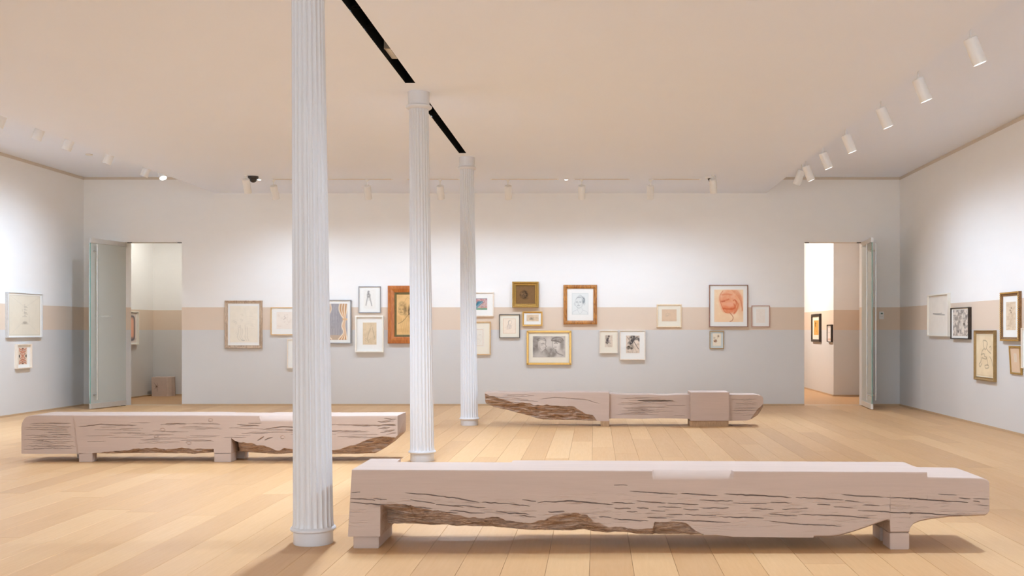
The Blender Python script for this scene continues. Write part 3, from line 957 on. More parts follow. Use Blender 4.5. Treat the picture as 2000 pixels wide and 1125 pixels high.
# far row, on short tracks along the dropped ceiling
YT = 16.66
seg = [(532, 600), (640, 766), (797, 897), (959, 1090), (1121, 1229), (1275, 1367)]
seglab = ['lighting track leftmost in the far row, running behind the nearest column', 'lighting track second from left in the far row', 'lighting track passing behind the middle column',
          'lighting track just right of the farthest column', 'lighting track second from right in the far row', 'lighting track rightmost in the far row']
for (a, c), lab in zip(seg, seglab):
    r_ = empty('lighting_track', (wx((a + c) / 2, YT), YT, ZS), lab, 'track', 'lighting tracks of the far row')
    hw = wx(c, YT) / 2 - wx(a, YT) / 2
    b = MB(); b.box(-hw, hw, -0.017, 0.017, -0.010, 0); b.build('rail', M['trim'], r_)
    for s in (-1, 1):
        b = MB(); b.box(s * hw - 0.012, s * hw + 0.012, -0.019, 0.019, -0.012, 0); b.build('end_cap', M['white'], r_)
far = [(480, 16.2, 0.075, 'white spotlight left of the black dome camera', 0, 10),
       (534, YT, 0.10, 'white spotlight just right of the left black dome camera', 0.06, 0),
       (717, YT, 0.10, 'white spotlight in the far row between nearest and middle column', 0, 0),
       (859.5, YT, 0.10, 'white spotlight in the far row between middle and farthest column', 0, 0),
       (992, YT, 0.10, 'white spotlight in the far row, first right of the farthest column', 0, 0),
       (1136, YT, 0.10, 'white spotlight in the far row, second right of the farthest column', 0, 0),
       (1270.5, YT, 0.10, 'white spotlight in the far row, third right of the farthest column', 0, 0),
       (1392.5, 16.25, 0.065, 'white spotlight rightmost in the far row, in front of a dome camera', 0.10, 0)]
for px, Y, drop, lab, tilt, _ in far:
    z0 = ZS - (0.010 if Y == YT else 0)
    spot_can((wx(px, Y), Y, z0), drop, (tilt, 0.55, -1), lab, (tilt * 0.5, 0.40, -1.0), WALL_W * 0.37, 130, group='far row of spotlights')

# right-hand row above the edge of the dropped ceiling
XT = 3.135
rl = ['spotlight nearest the camera in the right row', 'second nearest spotlight in the right row', 'third nearest spotlight in the right row', 'fourth nearest spotlight in the right row',
      'fifth nearest spotlight in the right row', 'farthest upright spotlight in the right row']
pxr = [1895, 1793, 1720, 1652, 1607, 1574]
for px, lab in zip(pxr, rl):
    Y = XT * F / (px - VPX)
    spot_can((XT, Y, ZC), 0.31, (0.40, 0.02, -1), 'white ' + lab, (0.62, 0.0, -1), WALL_W * 0.58, 125, group='right row of spotlights')
spot_can((XT + 0.02, 15.62, ZC), 0.31, (-0.34, 0.25, -1), 'white spotlight at the far end of the right row, tilted the other way', (-2.6, -0.9, -3.1), WALL_W * 3.0, 100, group='right row of spotlights')
for Y in (5.6, 3.2, 0.6, -2.4):
    spot_can((XT, Y, ZC), 0.31, (0.40, 0, -1), 'white spotlight of the right row, out of the frame', (0.62, 0, -1), WALL_W, 125, group='right row of spotlights out of the frame')

# left-hand row, mostly hidden behind the edge of the dropped ceiling
XTL = -6.95
ll = ['leftmost spotlight peeping below the ceiling edge, cut by the frame', 'second spotlight from the left below the ceiling edge, its lens glowing', 'third spotlight from the left below the ceiling edge',
      'fourth spotlight from the left, below the sloping ceiling edge', 'fifth spotlight from the left, hanging before the top of the far wall', 'brightly lit spotlight at the far end of the left row']
for px, lab in zip([9, 83, 141, 219, 291], ll):
    Y = -XTL * F / (VPX - px)
    spot_can((XTL, Y, ZC), 0.14, (-0.38, 0, -1), lab, (-0.62, 0.0, -1), WALL_W * 0.85, 125, group='left row of spotlights')
spot_can((XTL + 0.02, 16.3, ZC), 0.15, (0.5, -0.45, -1), ll[5], (0.6, -0.5, -1), WALL_W * 0.6, 110, group='left row of spotlights')
for Y in (10.4, 8.0, 5.5, 2.5, -0.8, -3.6):
    spot_can((XTL, Y, ZC), 0.14, (-0.38, 0, -1), 'white spotlight of the left row, out of the frame', (-0.62, 0, -1), WALL_W, 125, group='left row of spotlights out of the frame')

for Y, k in ((7.0, 3.0),):  # unseen spot added to brighten the top of the front bench
    spot_can((XT, Y, ZC), 0.31, (-0.45, 0, -1), 'white spotlight added to the right row, turned to the benches, out of the frame', (-2.5, -0.45, -3.1), WALL_W * k, 95, group='added bench spotlights out of the frame')
for Y, k in ((11.0, 1.3),):  # unseen spot added to brighten the left bench and the floor there
    spot_can((XTL, Y, ZC), 0.14, (0.45, 0, -1), 'white spotlight added to the left row, turned to the benches, out of the frame', (2.9, -0.3, -3.2), WALL_W * k, 95, group='added bench spotlights of the left row out of the frame')

# unseen black spots added inside the dark slots to light benches and floor
for Y, dx, dy, k in ((7.3, 0, 0, 0.27), (7.9, 0, 0, 0.27), (8.4, 0, 0, 0.2), (11.3, 0, 0, 0.45), (11.8, 0, 0, 0.4)):
    spot_can(((SLX0 + SLX1) / 2, Y, ZC - 0.02), 0.106, (0, 0, -1), 'added black spotlight, unseen up inside the dark ceiling slot', (dx, dy, -1), SLOT_W * k, 128, mat='black', r=0.04, L=0.13, group='added spotlights inside the ceiling slots', radius=0.02, lens='dark', blend=0.7)

# pale box inside the slot
jb = empty('junction_box', ((SLX0 + SLX1) / 2, 9.3, ZS + 0.053), 'pale box set inside the dark ceiling slot', 'box')
b = MB(); b.box(-0.044, 0.045, -0.15, 0.18, 0, 0.12); b.build('housing', M['white'], jb, bevel=0.002)
b = MB(); b.box(-0.044, 0.045, -0.175, -0.15, -0.004, 0.10); b.build('bracket', M['trim'], jb)

# dome cameras, recessed downlights, sprinkler plate
def dome(px, py, lab, r=0.078):
    Y = F * (ZS - H) / (HY - py)
    rt = empty('dome_camera', (wx(px, Y), Y, ZS), lab, 'camera', 'ceiling dome cameras')
    b = MB(); b.lathe([(r + 0.004, 0), (r + 0.006, -0.012), (r, -0.03), (r * 0.74, -0.052)], 32); b.build('collar', M['dark'], rt, smooth=True)
    pr = [(r * 0.72 * math.cos(t), -0.05 - r * 0.66 * math.sin(t)) for t in np.linspace(0, math.pi / 2 - 0.02, 9)]
    b = MB(); b.lathe(pr, 32); b.build('dome', M['dark'], rt, smooth=True)
    return rt


dome(494.5, 344.5, 'black dome camera on the ceiling near the left end of the far row')
d2 = dome(1388, 345.5, 'dome camera on a white base mostly hidden by the rightmost far spotlight', 0.05)
b = MB(); b.lathe([(0.085, 0), (0.085, -0.02), (0.07, -0.028)], 32); b.build('base_plate', M['white'], d2, smooth=True)
for px, lab in ((506, 'tiny recessed downlight beside the black dome camera'), (1106, 'tiny recessed downlight in the middle of the far ceiling')):
    Y = F * (ZS - H) / (HY - 351)
    rt = empty('recessed_downlight', (wx(px, Y), Y, ZS), lab, 'downlight', 'recessed downlights')
    b = MB(); b.lathe([(0.030, 0), (0.042, 0), (0.042, -0.004), (0.030, -0.004)], 24, cap=False); b.build('bezel', M['white'], rt, smooth=True)
    b = MB(); b.lathe([(0.032, -0.001), (0.030, -0.003)], 24); b.build('lens', M['lens'], rt)
Y = F * (ZC - H) / (HY - 301.5)
sp = empty('sprinkler_plate', (wx(174, Y), Y, ZC), 'small round sprinkler cover plate on the high ceiling at left', 'sprinkler')
b = MB(); b.lathe([(0.045, 0), (0.05, -0.006), (0.05, -0.012), (0.046, -0.014)], 28); b.build('cover', M['white'], sp, smooth=True)
b = MB(); b.lathe([(0.052, 0), (0.052, -0.004)], 28); b.build('reveal_ring', M['trim'], sp)

# lights of the rooms beyond the doorways
spot_can((-7.5, 19.9, ZC), 0.2, (-0.8, 0.1, -1), 'white spotlight in the room behind the left doorway, out of sight', (-0.8, 0.1, -1), 80, 130, color=(0.98, 0.95, 0.86), group='spotlights of the rooms beyond')
spot_can((2.4, 22.4, ZC), 0.2, (0.8, 0.0, -1), 'white spotlight in the room behind the right doorway, out of sight', (0.9, -0.2, -1), 330, 165, color=(1.0, 0.91, 0.83), group='spotlights of the rooms beyond')

# ------------------------------------------------------------------ framed works on paper
class Art:
    """a drawing: colours on a fine grid of the sheet (u to the right, v downwards)"""
    def __init__(s, w, h, paper, seed=0, step=0.006):
        s.w, s.h = w, h
        s.nx = max(8, int(w / step)); s.ny = max(8, int(h / step))
        u = np.linspace(0, 1, s.nx + 1); v = np.linspace(0, 1, s.ny + 1)
        s.U, s.V = np.meshgrid(u, v)
        s.asp = h / w
        s.C = np.zeros(s.U.shape + (3,)) + np.array(lin(paper))
        s.seed = seed
        n = fbm(s.U * 9, s.V * 9 * s.asp, seed + 1)
        s.C *= (0.96 + 0.08 * n)[..., None]
    def mix(s, a, col):
        a = np.clip(a, 0, 1)[..., None]
        s.C = s.C * (1 - a) + np.array(lin(col)) * a
        return s
    def line(s, pts, w=0.012, col=(60, 55, 50), a=0.8, sm=True):
        p = np.array(pts, float)
        if sm and len(p) > 2:
            t = np.arange(len(p)); tt = np.linspace(0, len(p) - 1, (len(p) - 1) * 7 + 1)
            q = []
            for x in tt:
                i = min(int(x), len(p) - 2); f = x - i
                p0 = p[max(i - 1, 0)]; p1 = p[i]; p2 = p[i + 1]; p3 = p[min(i + 2, len(p) - 1)]
                q.append(0.5 * ((2 * p1) + (-p0 + p2) * f + (2 * p0 - 5 * p1 + 4 * p2 - p3) * f * f + (-p0 + 3 * p1 - 3 * p2 + p3) * f ** 3))
            p = np.array(q)
        D = np.full(s.U.shape, 9.0)
        for (x0, y0), (x1, y1) in zip(p[:-1], p[1:]):
            ax, ay, bx, by = x0, y0 * s.asp, x1, y1 * s.asp
            dx, dy = bx - ax, by - ay
            l2 = dx * dx + dy * dy + 1e-9
            t = np.clip(((s.U - ax) * dx + (s.V * s.asp - ay) * dy) / l2, 0, 1)
            D = np.minimum(D, np.hypot(s.U - ax - t * dx, s.V * s.asp - ay - t * dy))
        if w < 1.3 / s.nx: a = a * max(0.35, w * s.nx / 1.3)
        w = max(w, 0.75 / s.nx)
        return s.mix(a * np.clip(1.3 - D / w, 0, 1), col)
    def blob(s, cx, cy, rx, ry, col, a=0.8, soft=0.3, rot=0.0, tex=0.0, sc=14):
        x = s.U - cx; y = (s.V - cy) * s.asp
        c, n = math.cos(rot), math.sin(rot)
        xr, yr = x * c + y * n, -x * n + y * c
        r = np.sqrt((xr / rx) ** 2 + (yr / (ry * s.asp)) ** 2)
        k = np.clip((1 - r) / soft + 0.5, 0, 1)
        if tex: k = k * np.clip(1 + tex * 2 * (fbm(s.U * sc, s.V * sc * s.asp, s.seed + int(cx * 50)) - 0.5) * 2, 0, 1.5)
        return s.mix(a * k, col)
    def rect(s, u0, v0, u1, v1, col, a=1.0):
        return s.mix(a * ((s.U >= u0) & (s.U <= u1) & (s.V >= v0) & (s.V <= v1)), col)
    def border(s, i, w, col, a=0.7):
        d = np.minimum(np.minimum(s.U, 1 - s.U), np.minimum(s.V, 1 - s.V) * s.asp)
        return s.mix(a * (np.abs(d - i) < w), col)
    def noise(s, sx, sy, col, a=0.4, lo=0.5, seed=0, mask=None):
        n = np.clip((fbm(s.U * sx, s.V * sy * s.asp, s.seed + 20 + seed) - lo) * 5, 0, 1) * a
        if mask is not None: n = n * mask
        return s.mix(n, col)
    def mesh(s):
        x = (s.U - 0.5) * s.w; z = (1 - s.V) * s.h
        V = np.stack([x, 0 * x, z], 2).reshape(-1, 3)
        m, n = s.U.shape
        i = np.arange(m - 1)[:, None]; j = np.arange(n - 1)[None]
        q = np.stack([i * n + j, (i + 1) * n + j, (i + 1) * n + j + 1, i * n + j + 1 + 0 * i], 2).reshape(-1, 4)
        me = bpy.data.meshes.new('drawing')
        me.from_pydata(V.tolist(), [], q.tolist())
        c = np.concatenate([s.C, np.ones(s.U.shape + (1,))], 2).astype(np.float32)
        at = me.attributes.new('ink', 'FLOAT_COLOR', 'POINT')
        at.data.foreach_set('color', c.reshape(-1))
        me.update()
        return me


def rect_loops(W, Ht, prof):
    """sweep a moulding profile (inset, height) round a rectangle with mitred corners; wall plane y=0, room at -y"""
    v, f = [], []
    for ins, hgt in prof:
        v += [(-W / 2 + ins, -hgt, ins), (W / 2 - ins, -hgt, ins), (W / 2 - ins, -hgt, Ht - ins), (-W / 2 + ins, -hgt, Ht - ins)]
    for i in range(len(prof) - 1):
        for k in range(4):
            k2 = (k + 1) % 4
            f.append((i * 4 + k, (i + 1) * 4 + k, (i + 1) * 4 + k2, i * 4 + k2))
    return v, f


PROFS = {
    'strip': lambda r, d: [(0, 0), (0, d), (r, d), (r, d - 0.014)],
    'box': lambda r, d: [(0, 0), (0, d), (r, d), (r, d - 0.03)],
    'flat': lambda r, d: [(0, 0), (0, d * 0.8), (0.004, d), (r * 0.85, d), (r, d * 0.85), (r, d * 0.5)],
    'scoop': lambda r, d: [(0, 0), (0, d * 0.9), (r * 0.10, d), (r * 0.28, d), (r * 0.36, d * 0.84), (r * 0.55, d * 0.66), (r * 0.78, d * 0.60), (r * 0.84, d * 0.70), (r * 0.95, d * 0.68), (r, d * 0.5), (r, d * 0.35)],
    'wide': lambda r, d: [(0, 0), (0, d * 0.75), (r * 0.06, d * 0.9), (r * 0.5, d), (r * 0.92, d * 0.8), (r, d * 0.7), (r, d * 0.45)],
}


def picture(label, pos, rotz, W, Ht, style, prof, rail, depth, mat_key, art_rect, art, tilt=0.0, liner=None, extra=None):
    """pos = bottom centre on the wall; art_rect = (left, bottom, width, height) inside the outer frame, metres"""
    root = empty('framed_picture', pos, label, 'picture', 'framed works on paper', (tilt, 0, rotz))
    v, f = rect_loops(W, Ht, PROFS[prof](rail, depth))
    link('frame', mesh('frame', v, f), FR[style], root)
    md = depth - 0.016 if prof == 'strip' else depth - 0.032 if prof == 'box' else depth * 0.45
    inner = rail
    if liner:
        ls, lw = liner
        v, f = rect_loops(W - 2 * rail, Ht - 2 * rail, [(0, md), (0, md + 0.012), (lw * 0.6, md + 0.012), (lw, md + 0.003), (lw, md)])
        lo = link('liner', mesh('liner', v, f), FR[ls], root, (0, 0, rail))
        inner = rail + lw
    b = MB(); b.box(-W / 2 + rail * 0.9, W / 2 - rail * 0.9, -md, -0.004, rail * 0.9, Ht - rail * 0.9)
    mo = b.build('mount_board', M[mat_key], root)
    al, ab, aw, ah = art_rect
    link('drawing', art.mesh(), M['art'], mo, (-W / 2 + al + aw / 2, -md - 0.0012, ab))
    if extra: extra(root, W, Ht, rail, depth)
    return root


def back_pic(label, px, style, prof, rail_px, depth, mat_key, apx, painter, paper, **kw):
    x0, y0_, x1, y1_ = px
    Yp = BW - depth
    W, Ht = (x1 - x0) * Yp / F, (y1_ - y0_) * Yp / F
    ax0, ay0, ax1, ay1 = apx
    aw, ah = (ax1 - ax0) * Yp / F, (ay1 - ay0) * Yp / F
    art = Art(aw, ah, paper, int(x0) % 40)
    painter(art)
    return picture(label, (wx((x0 + x1) / 2, Yp), BW, wz(y1_, Yp)), 0, W, Ht, style, prof, rail_px * Yp / F, depth, mat_key,
                   ((ax0 - x0) * Yp / F, (y1_ - ay1) * Yp / F, aw, ah), art, **kw)


PEN = (70, 64, 60)


def a_stems(A):
    for x in (0.30, 0.38, 0.44, 0.55, 0.62):
        A.line([(x, 0.58 + 0.06 * math.sin(x * 30)), (x + 0.02, 0.72), (x - 0.02 + 0.1 * (x - 0.4), 0.85), (x + 0.06, 0.95)], 0.008, (150, 145, 135), 0.7)
    for cx, cy in ((0.15, 0.42), (0.22, 0.45), (0.42, 0.38), (0.44, 0.24), (0.8, 0.54), (0.25, 0.75), (0.33, 0.56)):
        A.line([(cx - 0.05, cy), (cx, cy - 0.02), (cx + 0.04, cy + 0.02), (cx - 0.02, cy + 0.03)], 0.008, (160, 155, 145), 0.55)
    for y in (0.30, 0.36, 0.50, 0.62): A.line([(0.55, y), (0.75, y - 0.01), (0.92, y + 0.01)], 0.005, (185, 178, 165), 0.5)
    A.line([(0.42, 0.93), (0.48, 0.95), (0.54, 0.94)], 0.012, (120, 120, 110), 0.7)


def a_scatter(A):
    r = random.Random(3)
    for k in range(34):
        x, y = r.uniform(0.05, 0.95), r.uniform(0.08, 0.92)
        A.line([(x, y), (x + r.uniform(-0.06, 0.06), y + r.uniform(0.02, 0.12)), (x + r.uniform(-0.08, 0.08), y + r.uniform(0, 0.15))], 0.006, (190, 170, 155), 0.6)
    A.line([(0.24, 0.25), (0.28, 0.35), (0.22, 0.45)], 0.01, (150, 140, 130), 0.7)


def a_smallfig(A):
    A.noise(9, 9, (190, 192, 190), 0.4, 0.4)
    A.line([(0.45, 0.30), (0.30, 0.45), (0.32, 0.60), (0.48, 0.74)], 0.03, (90, 88, 84), 0.7)
    A.line([(0.55, 0.25), (0.62, 0.42), (0.52, 0.60)], 0.025, (100, 98, 94), 0.6)


def a_curtain(A):
    for k in range(11):
        A.line([(0.14 + k * 0.065, 0.0), (0.14 + k * 0.065, 0.87)], 0.012, (110, 105, 112), 0.75, False)
    A.noise(40, 8, (150, 146, 150), 0.5, 0.45)
    A.rect(0, 0.87, 1, 1, (196, 172, 148), 0.9)
    for side in (0, 1):
        m = (lambda u: u) if side == 0 else (lambda u: 1 - u)
        for k in range(7):
            t = k / 6
            A.line([(m(1 - 0.0 - 0.30 * t), -0.02), (m(1 - 0.02 - 0.32 * t), 0.15), (m(1 - 0.06 - 0.20 * t), 0.30), (m(1 - 0.08 - 0.08 * t), 0.40)], 0.030, (205, 150, 92) if k % 2 else (240, 222, 196), 0.95)
            A.line([(m(1 - 0.08 - 0.08 * t), 0.46), (m(1 - 0.10 - 0.12 * t), 0.62), (m(1 - 0.06 - 0.10 * t), 0.80), (m(1 - 0.02 - 0.34 * t), 0.98)], 0.026, (200, 142, 84) if k % 2 else (244, 228, 204), 0.95)
            A.line([(m(1 - 0.02 - 0.30 * t), 0.0), (m(1 - 0.05 - 0.30 * t), 0.16), (m(1 - 0.10 - 0.17 * t), 0.32)], 0.006, (70, 45, 25), 0.8)
        A.rect(min(m(1.0), m(0.80)), 0.40, max(m(1.0), m(0.80)), 0.46, (222, 186, 142), 0.95)


def a_legs(A):
    A.blob(0.42, 0.12, 0.10, 0.08, (135, 132, 130), 0.8, 0.6, tex=0.6)
    A.blob(0.42, 0.27, 0.15, 0.13, (150, 146, 143), 0.7, 0.6, tex=0.6)
    A.line([(0.36, 0.30), (0.30, 0.50), (0.24, 0.68), (0.20, 0.82)], 0.05, (150, 147, 144), 0.75)
    A.line([(0.50, 0.30), (0.56, 0.50), (0.62, 0.66), (0.68, 0.84)], 0.05, (150, 147, 144), 0.75)
    A.line([(0.44, 0.34), (0.46, 0.48), (0.46, 0.56)], 0.03, (120, 118, 116), 0.7)
    A.line([(0.32, 0.20), (0.28, 0.50), (0.18, 0.80)], 0.012, (95, 93, 92), 0.6); A.line([(0.55, 0.22), (0.60, 0.55), (0.72, 0.84)], 0.012, (95, 93, 92), 0.6)


def a_thighs(A):
    A.noise(5, 5, (206, 184, 150), 0.5, 0.45)
    for p in ([(0.62, 0.12), (0.50, 0.32), (0.40, 0.52), (0.30, 0.78)], [(0.58, 0.28), (0.46, 0.46), (0.38, 0.62), (0.34, 0.78)], [(0.70, 0.22), (0.74, 0.42), (0.82, 0.60), (0.84, 0.78)], [(0.72, 0.30), (0.80, 0.50), (0.86, 0.66)], [(0.30, 0.78), (0.22, 0.72), (0.16, 0.80), (0.30, 0.84), (0.60, 0.72)], [(0.38, 0.84), (0.44, 0.88), (0.40, 0.92)]):
        A.line(p, 0.014, (120, 104, 84), 0.75)


def head(A, cx, cy, r, ink, skin_a=0.25, flip=1, a=0.75):
    """loose three-quarter head: oval, hair, eyes, nose, mouth"""
    k = 1 / A.asp
    ry = r * 1.35 * k
    A.blob(cx, cy, r, ry, ink, skin_a, 0.5, 0.0, 0.5)
    A.line([(cx + r * math.cos(t) * 0.95, cy + ry * math.sin(t) * 0.95) for t in np.linspace(0, 2 * math.pi, 14)], r * 0.06, ink, a * 0.7)
    for s in (-1, 1):
        ex = cx + s * r * 0.40 - flip * r * 0.12
        A.line([(ex - r * 0.2, cy - ry * 0.05), (ex, cy - ry * 0.10), (ex + r * 0.2, cy - ry * 0.04)], r * 0.07, ink, a)
        A.blob(ex, cy - ry * 0.03, r * 0.10, r * 0.08 * k, ink, a, 0.5)
        A.line([(ex - r * 0.24, cy - ry * 0.20), (ex + r * 0.2, cy - ry * 0.22)], r * 0.07, ink, a * 0.8)
    nx = cx - flip * r * 0.16
    A.line([(nx + r * 0.02, cy - ry * 0.08), (nx - flip * r * 0.12, cy + ry * 0.24), (nx + r * 0.1, cy + ry * 0.28)], r * 0.06, ink, a * 0.9)
    A.line([(nx - r * 0.26, cy + ry * 0.50), (nx, cy + ry * 0.46), (nx + r * 0.26, cy + ry * 0.50)], r * 0.09, ink, a)
    A.line([(nx - r * 0.15, cy + ry * 0.60), (nx + r * 0.18, cy + ry * 0.60)], r * 0.05, ink, a * 0.6)


def a_twoheads_sepia(A):
    ink = (92, 68, 42)
    A.noise(4, 4, (205, 160, 100), 0.4, 0.45)
    head(A, 0.22, 0.38, 0.16, ink, 0.15, 1)
    A.blob(0.36, 0.40, 0.07, 0.14, ink, 0.5, 0.8, 0, 0.5); A.blob(0.24, 0.23, 0.15, 0.06, ink, 0.3, 0.8, 0, 0.5)
    head(A, 0.66, 0.40, 0.17, ink, 0.2, -1)
    A.blob(0.53, 0.42, 0.06, 0.14, ink, 0.6, 0.8, 0, 0.5)
    for k in range(9):
        A.line([(0.20 + k * 0.08, 0.60), (0.18 + k * 0.08, 0.75), (0.24 + k * 0.07, 0.95)], 0.012, (160, 120, 72), 0.55)
    A.line([(0.08, 0.72), (0.26, 0.66), (0.46, 0.52), (0.52, 0.46)], 0.018, ink, 0.6)
    A.line([(0.30, 0.22), (0.44, 0.08), (0.60, 0.14)], 0.012, (150, 112, 70), 0.5)


def a_pastel(A):
    A.noise(14, 22, (190, 130, 130), 0.9, 0.42, 1); A.noise(18, 26, (150, 120, 140), 0.8, 0.55, 2)
    A.rect(0, 0.84, 1, 1, (108, 168, 134), 0.85); A.noise(10, 20, (190, 150, 110), 0.7, 0.55, 3)
    for k in range(6):
        A.line([(0.30 - 0.05 * k, 0.95), (0.46 - 0.03 * k, 0.66), (0.72 - 0.05 * k, 0.34)], 0.06, (52, 108, 128) if k % 2 else (92, 150, 168), 0.9)
    A.line([(0.25, 0.90), (0.70, 0.33)], 0.012, (235, 240, 240), 0.9, False)
    A.rect(0, 0, 1, 0.07, (170, 180, 186), 0.8)


def a_faintface(A):
    A.border(0.10, 0.012, (210, 170, 130), 0.6)
    for y, x0, x1 in ((0.36, 0.28, 0.48), (0.36, 0.60, 0.78)):
        A.line([(x0, y), ((x0 + x1) / 2, y - 0.02), (x1, y)], 0.016, (160, 156, 150), 0.7)
    A.line([(0.54, 0.38), (0.50, 0.54), (0.58, 0.56)], 0.012, (170, 166, 160), 0.6); A.line([(0.42, 0.62), (0.54, 0.60), (0.66, 0.62)], 0.014, (160, 156, 150), 0.6)
    A.line([(0.22, 0.25), (0.2, 0.5), (0.36, 0.74), (0.55, 0.80), (0.76, 0.66), (0.84, 0.4)], 0.008, (190, 186, 178), 0.6)


def a_ball(A):
    A.noise(60, 60, (110, 82, 50), 0.35, 0.45)
    A.blob(0.42, 0.50, 0.21, 0.23, (62, 48, 34), 0.75, 0.5, 0.2, 0.5, 20)
    A.blob(0.38, 0.50, 0.13, 0.15, (140, 110, 78), 0.7, 0.6, 0, 0.6, 22)
    for t in range(7):
        A.line([(0.42 + 0.2 * math.cos(t), 0.5 + 0.2 * math.sin(t)), (0.42 + 0.1 * math.cos(t + 1.2), 0.5 + 0.12 * math.sin(t + 1.2)), (0.40, 0.50)], 0.014, (46, 36, 26), 0.7)
    A.line([(0.40, 0.72), (0.55, 0.74), (0.66, 0.68)], 0.018, (60, 46, 32), 0.6)


def a_seated(A):
    A.border(0.02, 0.012, (214, 180, 140), 0.7)
    ink = (120, 116, 112)
    A.line([(0.42, 0.30), (0.44, 0.18), (0.56, 0.12), (0.68, 0.20), (0.66, 0.32), (0.56, 0.36)], 0.016, ink, 0.75)
    A.line([(0.50, 0.14), (0.42, 0.24), (0.44, 0.36)], 0.030, (110, 106, 102), 0.6)
    A.line([(0.44, 0.38), (0.34, 0.50), (0.32, 0.72)], 0.022, ink, 0.7); A.line([(0.60, 0.40), (0.66, 0.55), (0.62, 0.66), (0.40, 0.70)], 0.016, ink, 0.65)
    A.blob(0.48, 0.54, 0.13, 0.14, (180, 172, 164), 0.5, 0.8, 0, 0.6)
    A.line([(0.64, 0.48), (0.82, 0.40)], 0.01, (180, 174, 166), 0.6); A.line([(0.10, 0.62), (0.30, 0.58)], 0.008, (200, 190, 180), 0.6)


def a_hand(A):
    A.noise(8, 6, (206, 182, 150), 0.5, 0.5)
    A.blob(0.42, 0.60, 0.16, 0.18, (150, 138, 122), 0.65, 0.7, 0.0, 0.5)
    for p in ([(0.22, 0.72), (0.32, 0.46), (0.48, 0.38), (0.62, 0.50), (0.95, 0.44)], [(0.22, 0.74), (0.45, 0.80), (0.70, 0.70), (0.98, 0.56)], [(0.34, 0.66), (0.44, 0.52), (0.52, 0.62)], [(0.30, 0.72), (0.42, 0.60)]):
        A.line(p, 0.016, (96, 86, 74), 0.75)


def a_twofaces(A):
    ink = (112, 104, 97)
    A.noise(6, 6, (176, 168, 160), 0.6, 0.45, 1); A.noise(18, 18, (150, 142, 136), 0.25, 0.52, 2)
    A.blob(0.07, 0.40, 0.16, 0.50, (130, 122, 116), 0.7, 0.7, 0.2, 0.3)
    A.blob(0.30, 0.40, 0.13, 0.30, (214, 208, 200), 0.9, 0.5, -0.1, 0.3); A.blob(0.70, 0.42, 0.13, 0.30, (220, 214, 206), 0.9, 0.5, 0.1, 0.3)
    A.blob(0.50, 0.34, 0.10, 0.30, (216, 210, 202), 0.8, 0.7)
    A.line([(0.14, 0.16), (0.22, 0.10), (0.34, 0.10), (0.40, 0.20), (0.39, 0.40), (0.42, 0.48), (0.38, 0.52), (0.40, 0.60), (0.34, 0.68), (0.28, 0.76)], 0.012, ink, 0.8)
    A.line([(0.16, 0.22), (0.26, 0.16), (0.38, 0.20)], 0.02, ink, 0.5); A.line([(0.26, 0.36), (0.32, 0.34), (0.36, 0.37)], 0.014, ink, 0.75); A.line([(0.26, 0.42), (0.32, 0.40)], 0.012, ink, 0.6)
    A.line([(0.22, 0.30), (0.22, 0.55), (0.26, 0.64)], 0.012, ink, 0.5)
    A.blob(0.75, 0.17, 0.17, 0.13, (150, 143, 136), 0.85, 0.5, 0.15, 0.3)
    A.line([(0.58, 0.20), (0.62, 0.10), (0.74, 0.05), (0.88, 0.08), (0.94, 0.22)], 0.014, ink, 0.8); A.line([(0.58, 0.21), (0.72, 0.22), (0.86, 0.30)], 0.018, ink, 0.75)
    A.line([(0.61, 0.24), (0.60, 0.44), (0.64, 0.58), (0.72, 0.62)], 0.011, ink, 0.7); A.line([(0.66, 0.34), (0.72, 0.32), (0.76, 0.35)], 0.014, ink, 0.8); A.line([(0.67, 0.52), (0.73, 0.51)], 0.012, ink, 0.75)
    A.blob(0.90, 0.40, 0.06, 0.25, (120, 112, 106), 0.6, 0.8)
    A.blob(0.55, 0.78, 0.18, 0.26, (134, 126, 118), 0.6, 0.5, 0, 0.5); A.blob(0.24, 0.90, 0.2, 0.12, (190, 184, 176), 0.5, 0.8)
    A.line([(0.36, 0.72), (0.42, 0.66), (0.36, 0.62)], 0.014, ink, 0.5)
    A.line([(0.70, 0.66), (0.76, 0.80), (0.92, 0.90)], 0.02, (110, 102, 96), 0.6)


def a_portrait(A):
    ink = (104, 116, 124)
    A.rect(0, 0, 1, 1, (226, 230, 228), 0.7); A.border(0.015, 0.010, (206, 210, 206), 0.7)
    head(A, 0.44, 0.44, 0.25, ink, 0.06, 1, 0.7)
    for k in range(9):
        t = k / 8
        A.line([(0.24 + 0.02 * k, 0.28 - 0.08 * math.sin(t * 2)), (0.48 + 0.03 * k, 0.08 + 0.02 * k), (0.70 + 0.01 * k, 0.24 + 0.01 * k), (0.72, 0.42)], 0.012, ink, 0.5)
    A.blob(0.70, 0.34, 0.09, 0.16, ink, 0.5, 0.8, 0, 0.5)
    A.line([(0.74, 0.40), (0.80, 0.48), (0.74, 0.56)], 0.016, ink, 0.6); A.line([(0.20, 0.42), (0.14, 0.50), (0.20, 0.58)], 0.016, ink, 0.6)
    A.line([(0.36, 0.70), (0.34, 0.76), (0.08, 0.86), (0.04, 0.98)], 0.012, ink, 0.6); A.line([(0.60, 0.68), (0.66, 0.78), (0.90, 0.86), (0.96, 0.98)], 0.012, ink, 0.6)
    A.line([(0.34, 0.78), (0.50, 0.96), (0.66, 0.80)], 0.010, ink, 0.6)
    A.line([(0.30, 0.62), (0.40, 0.70), (0.52, 0.68)], 0.02, ink, 0.35)


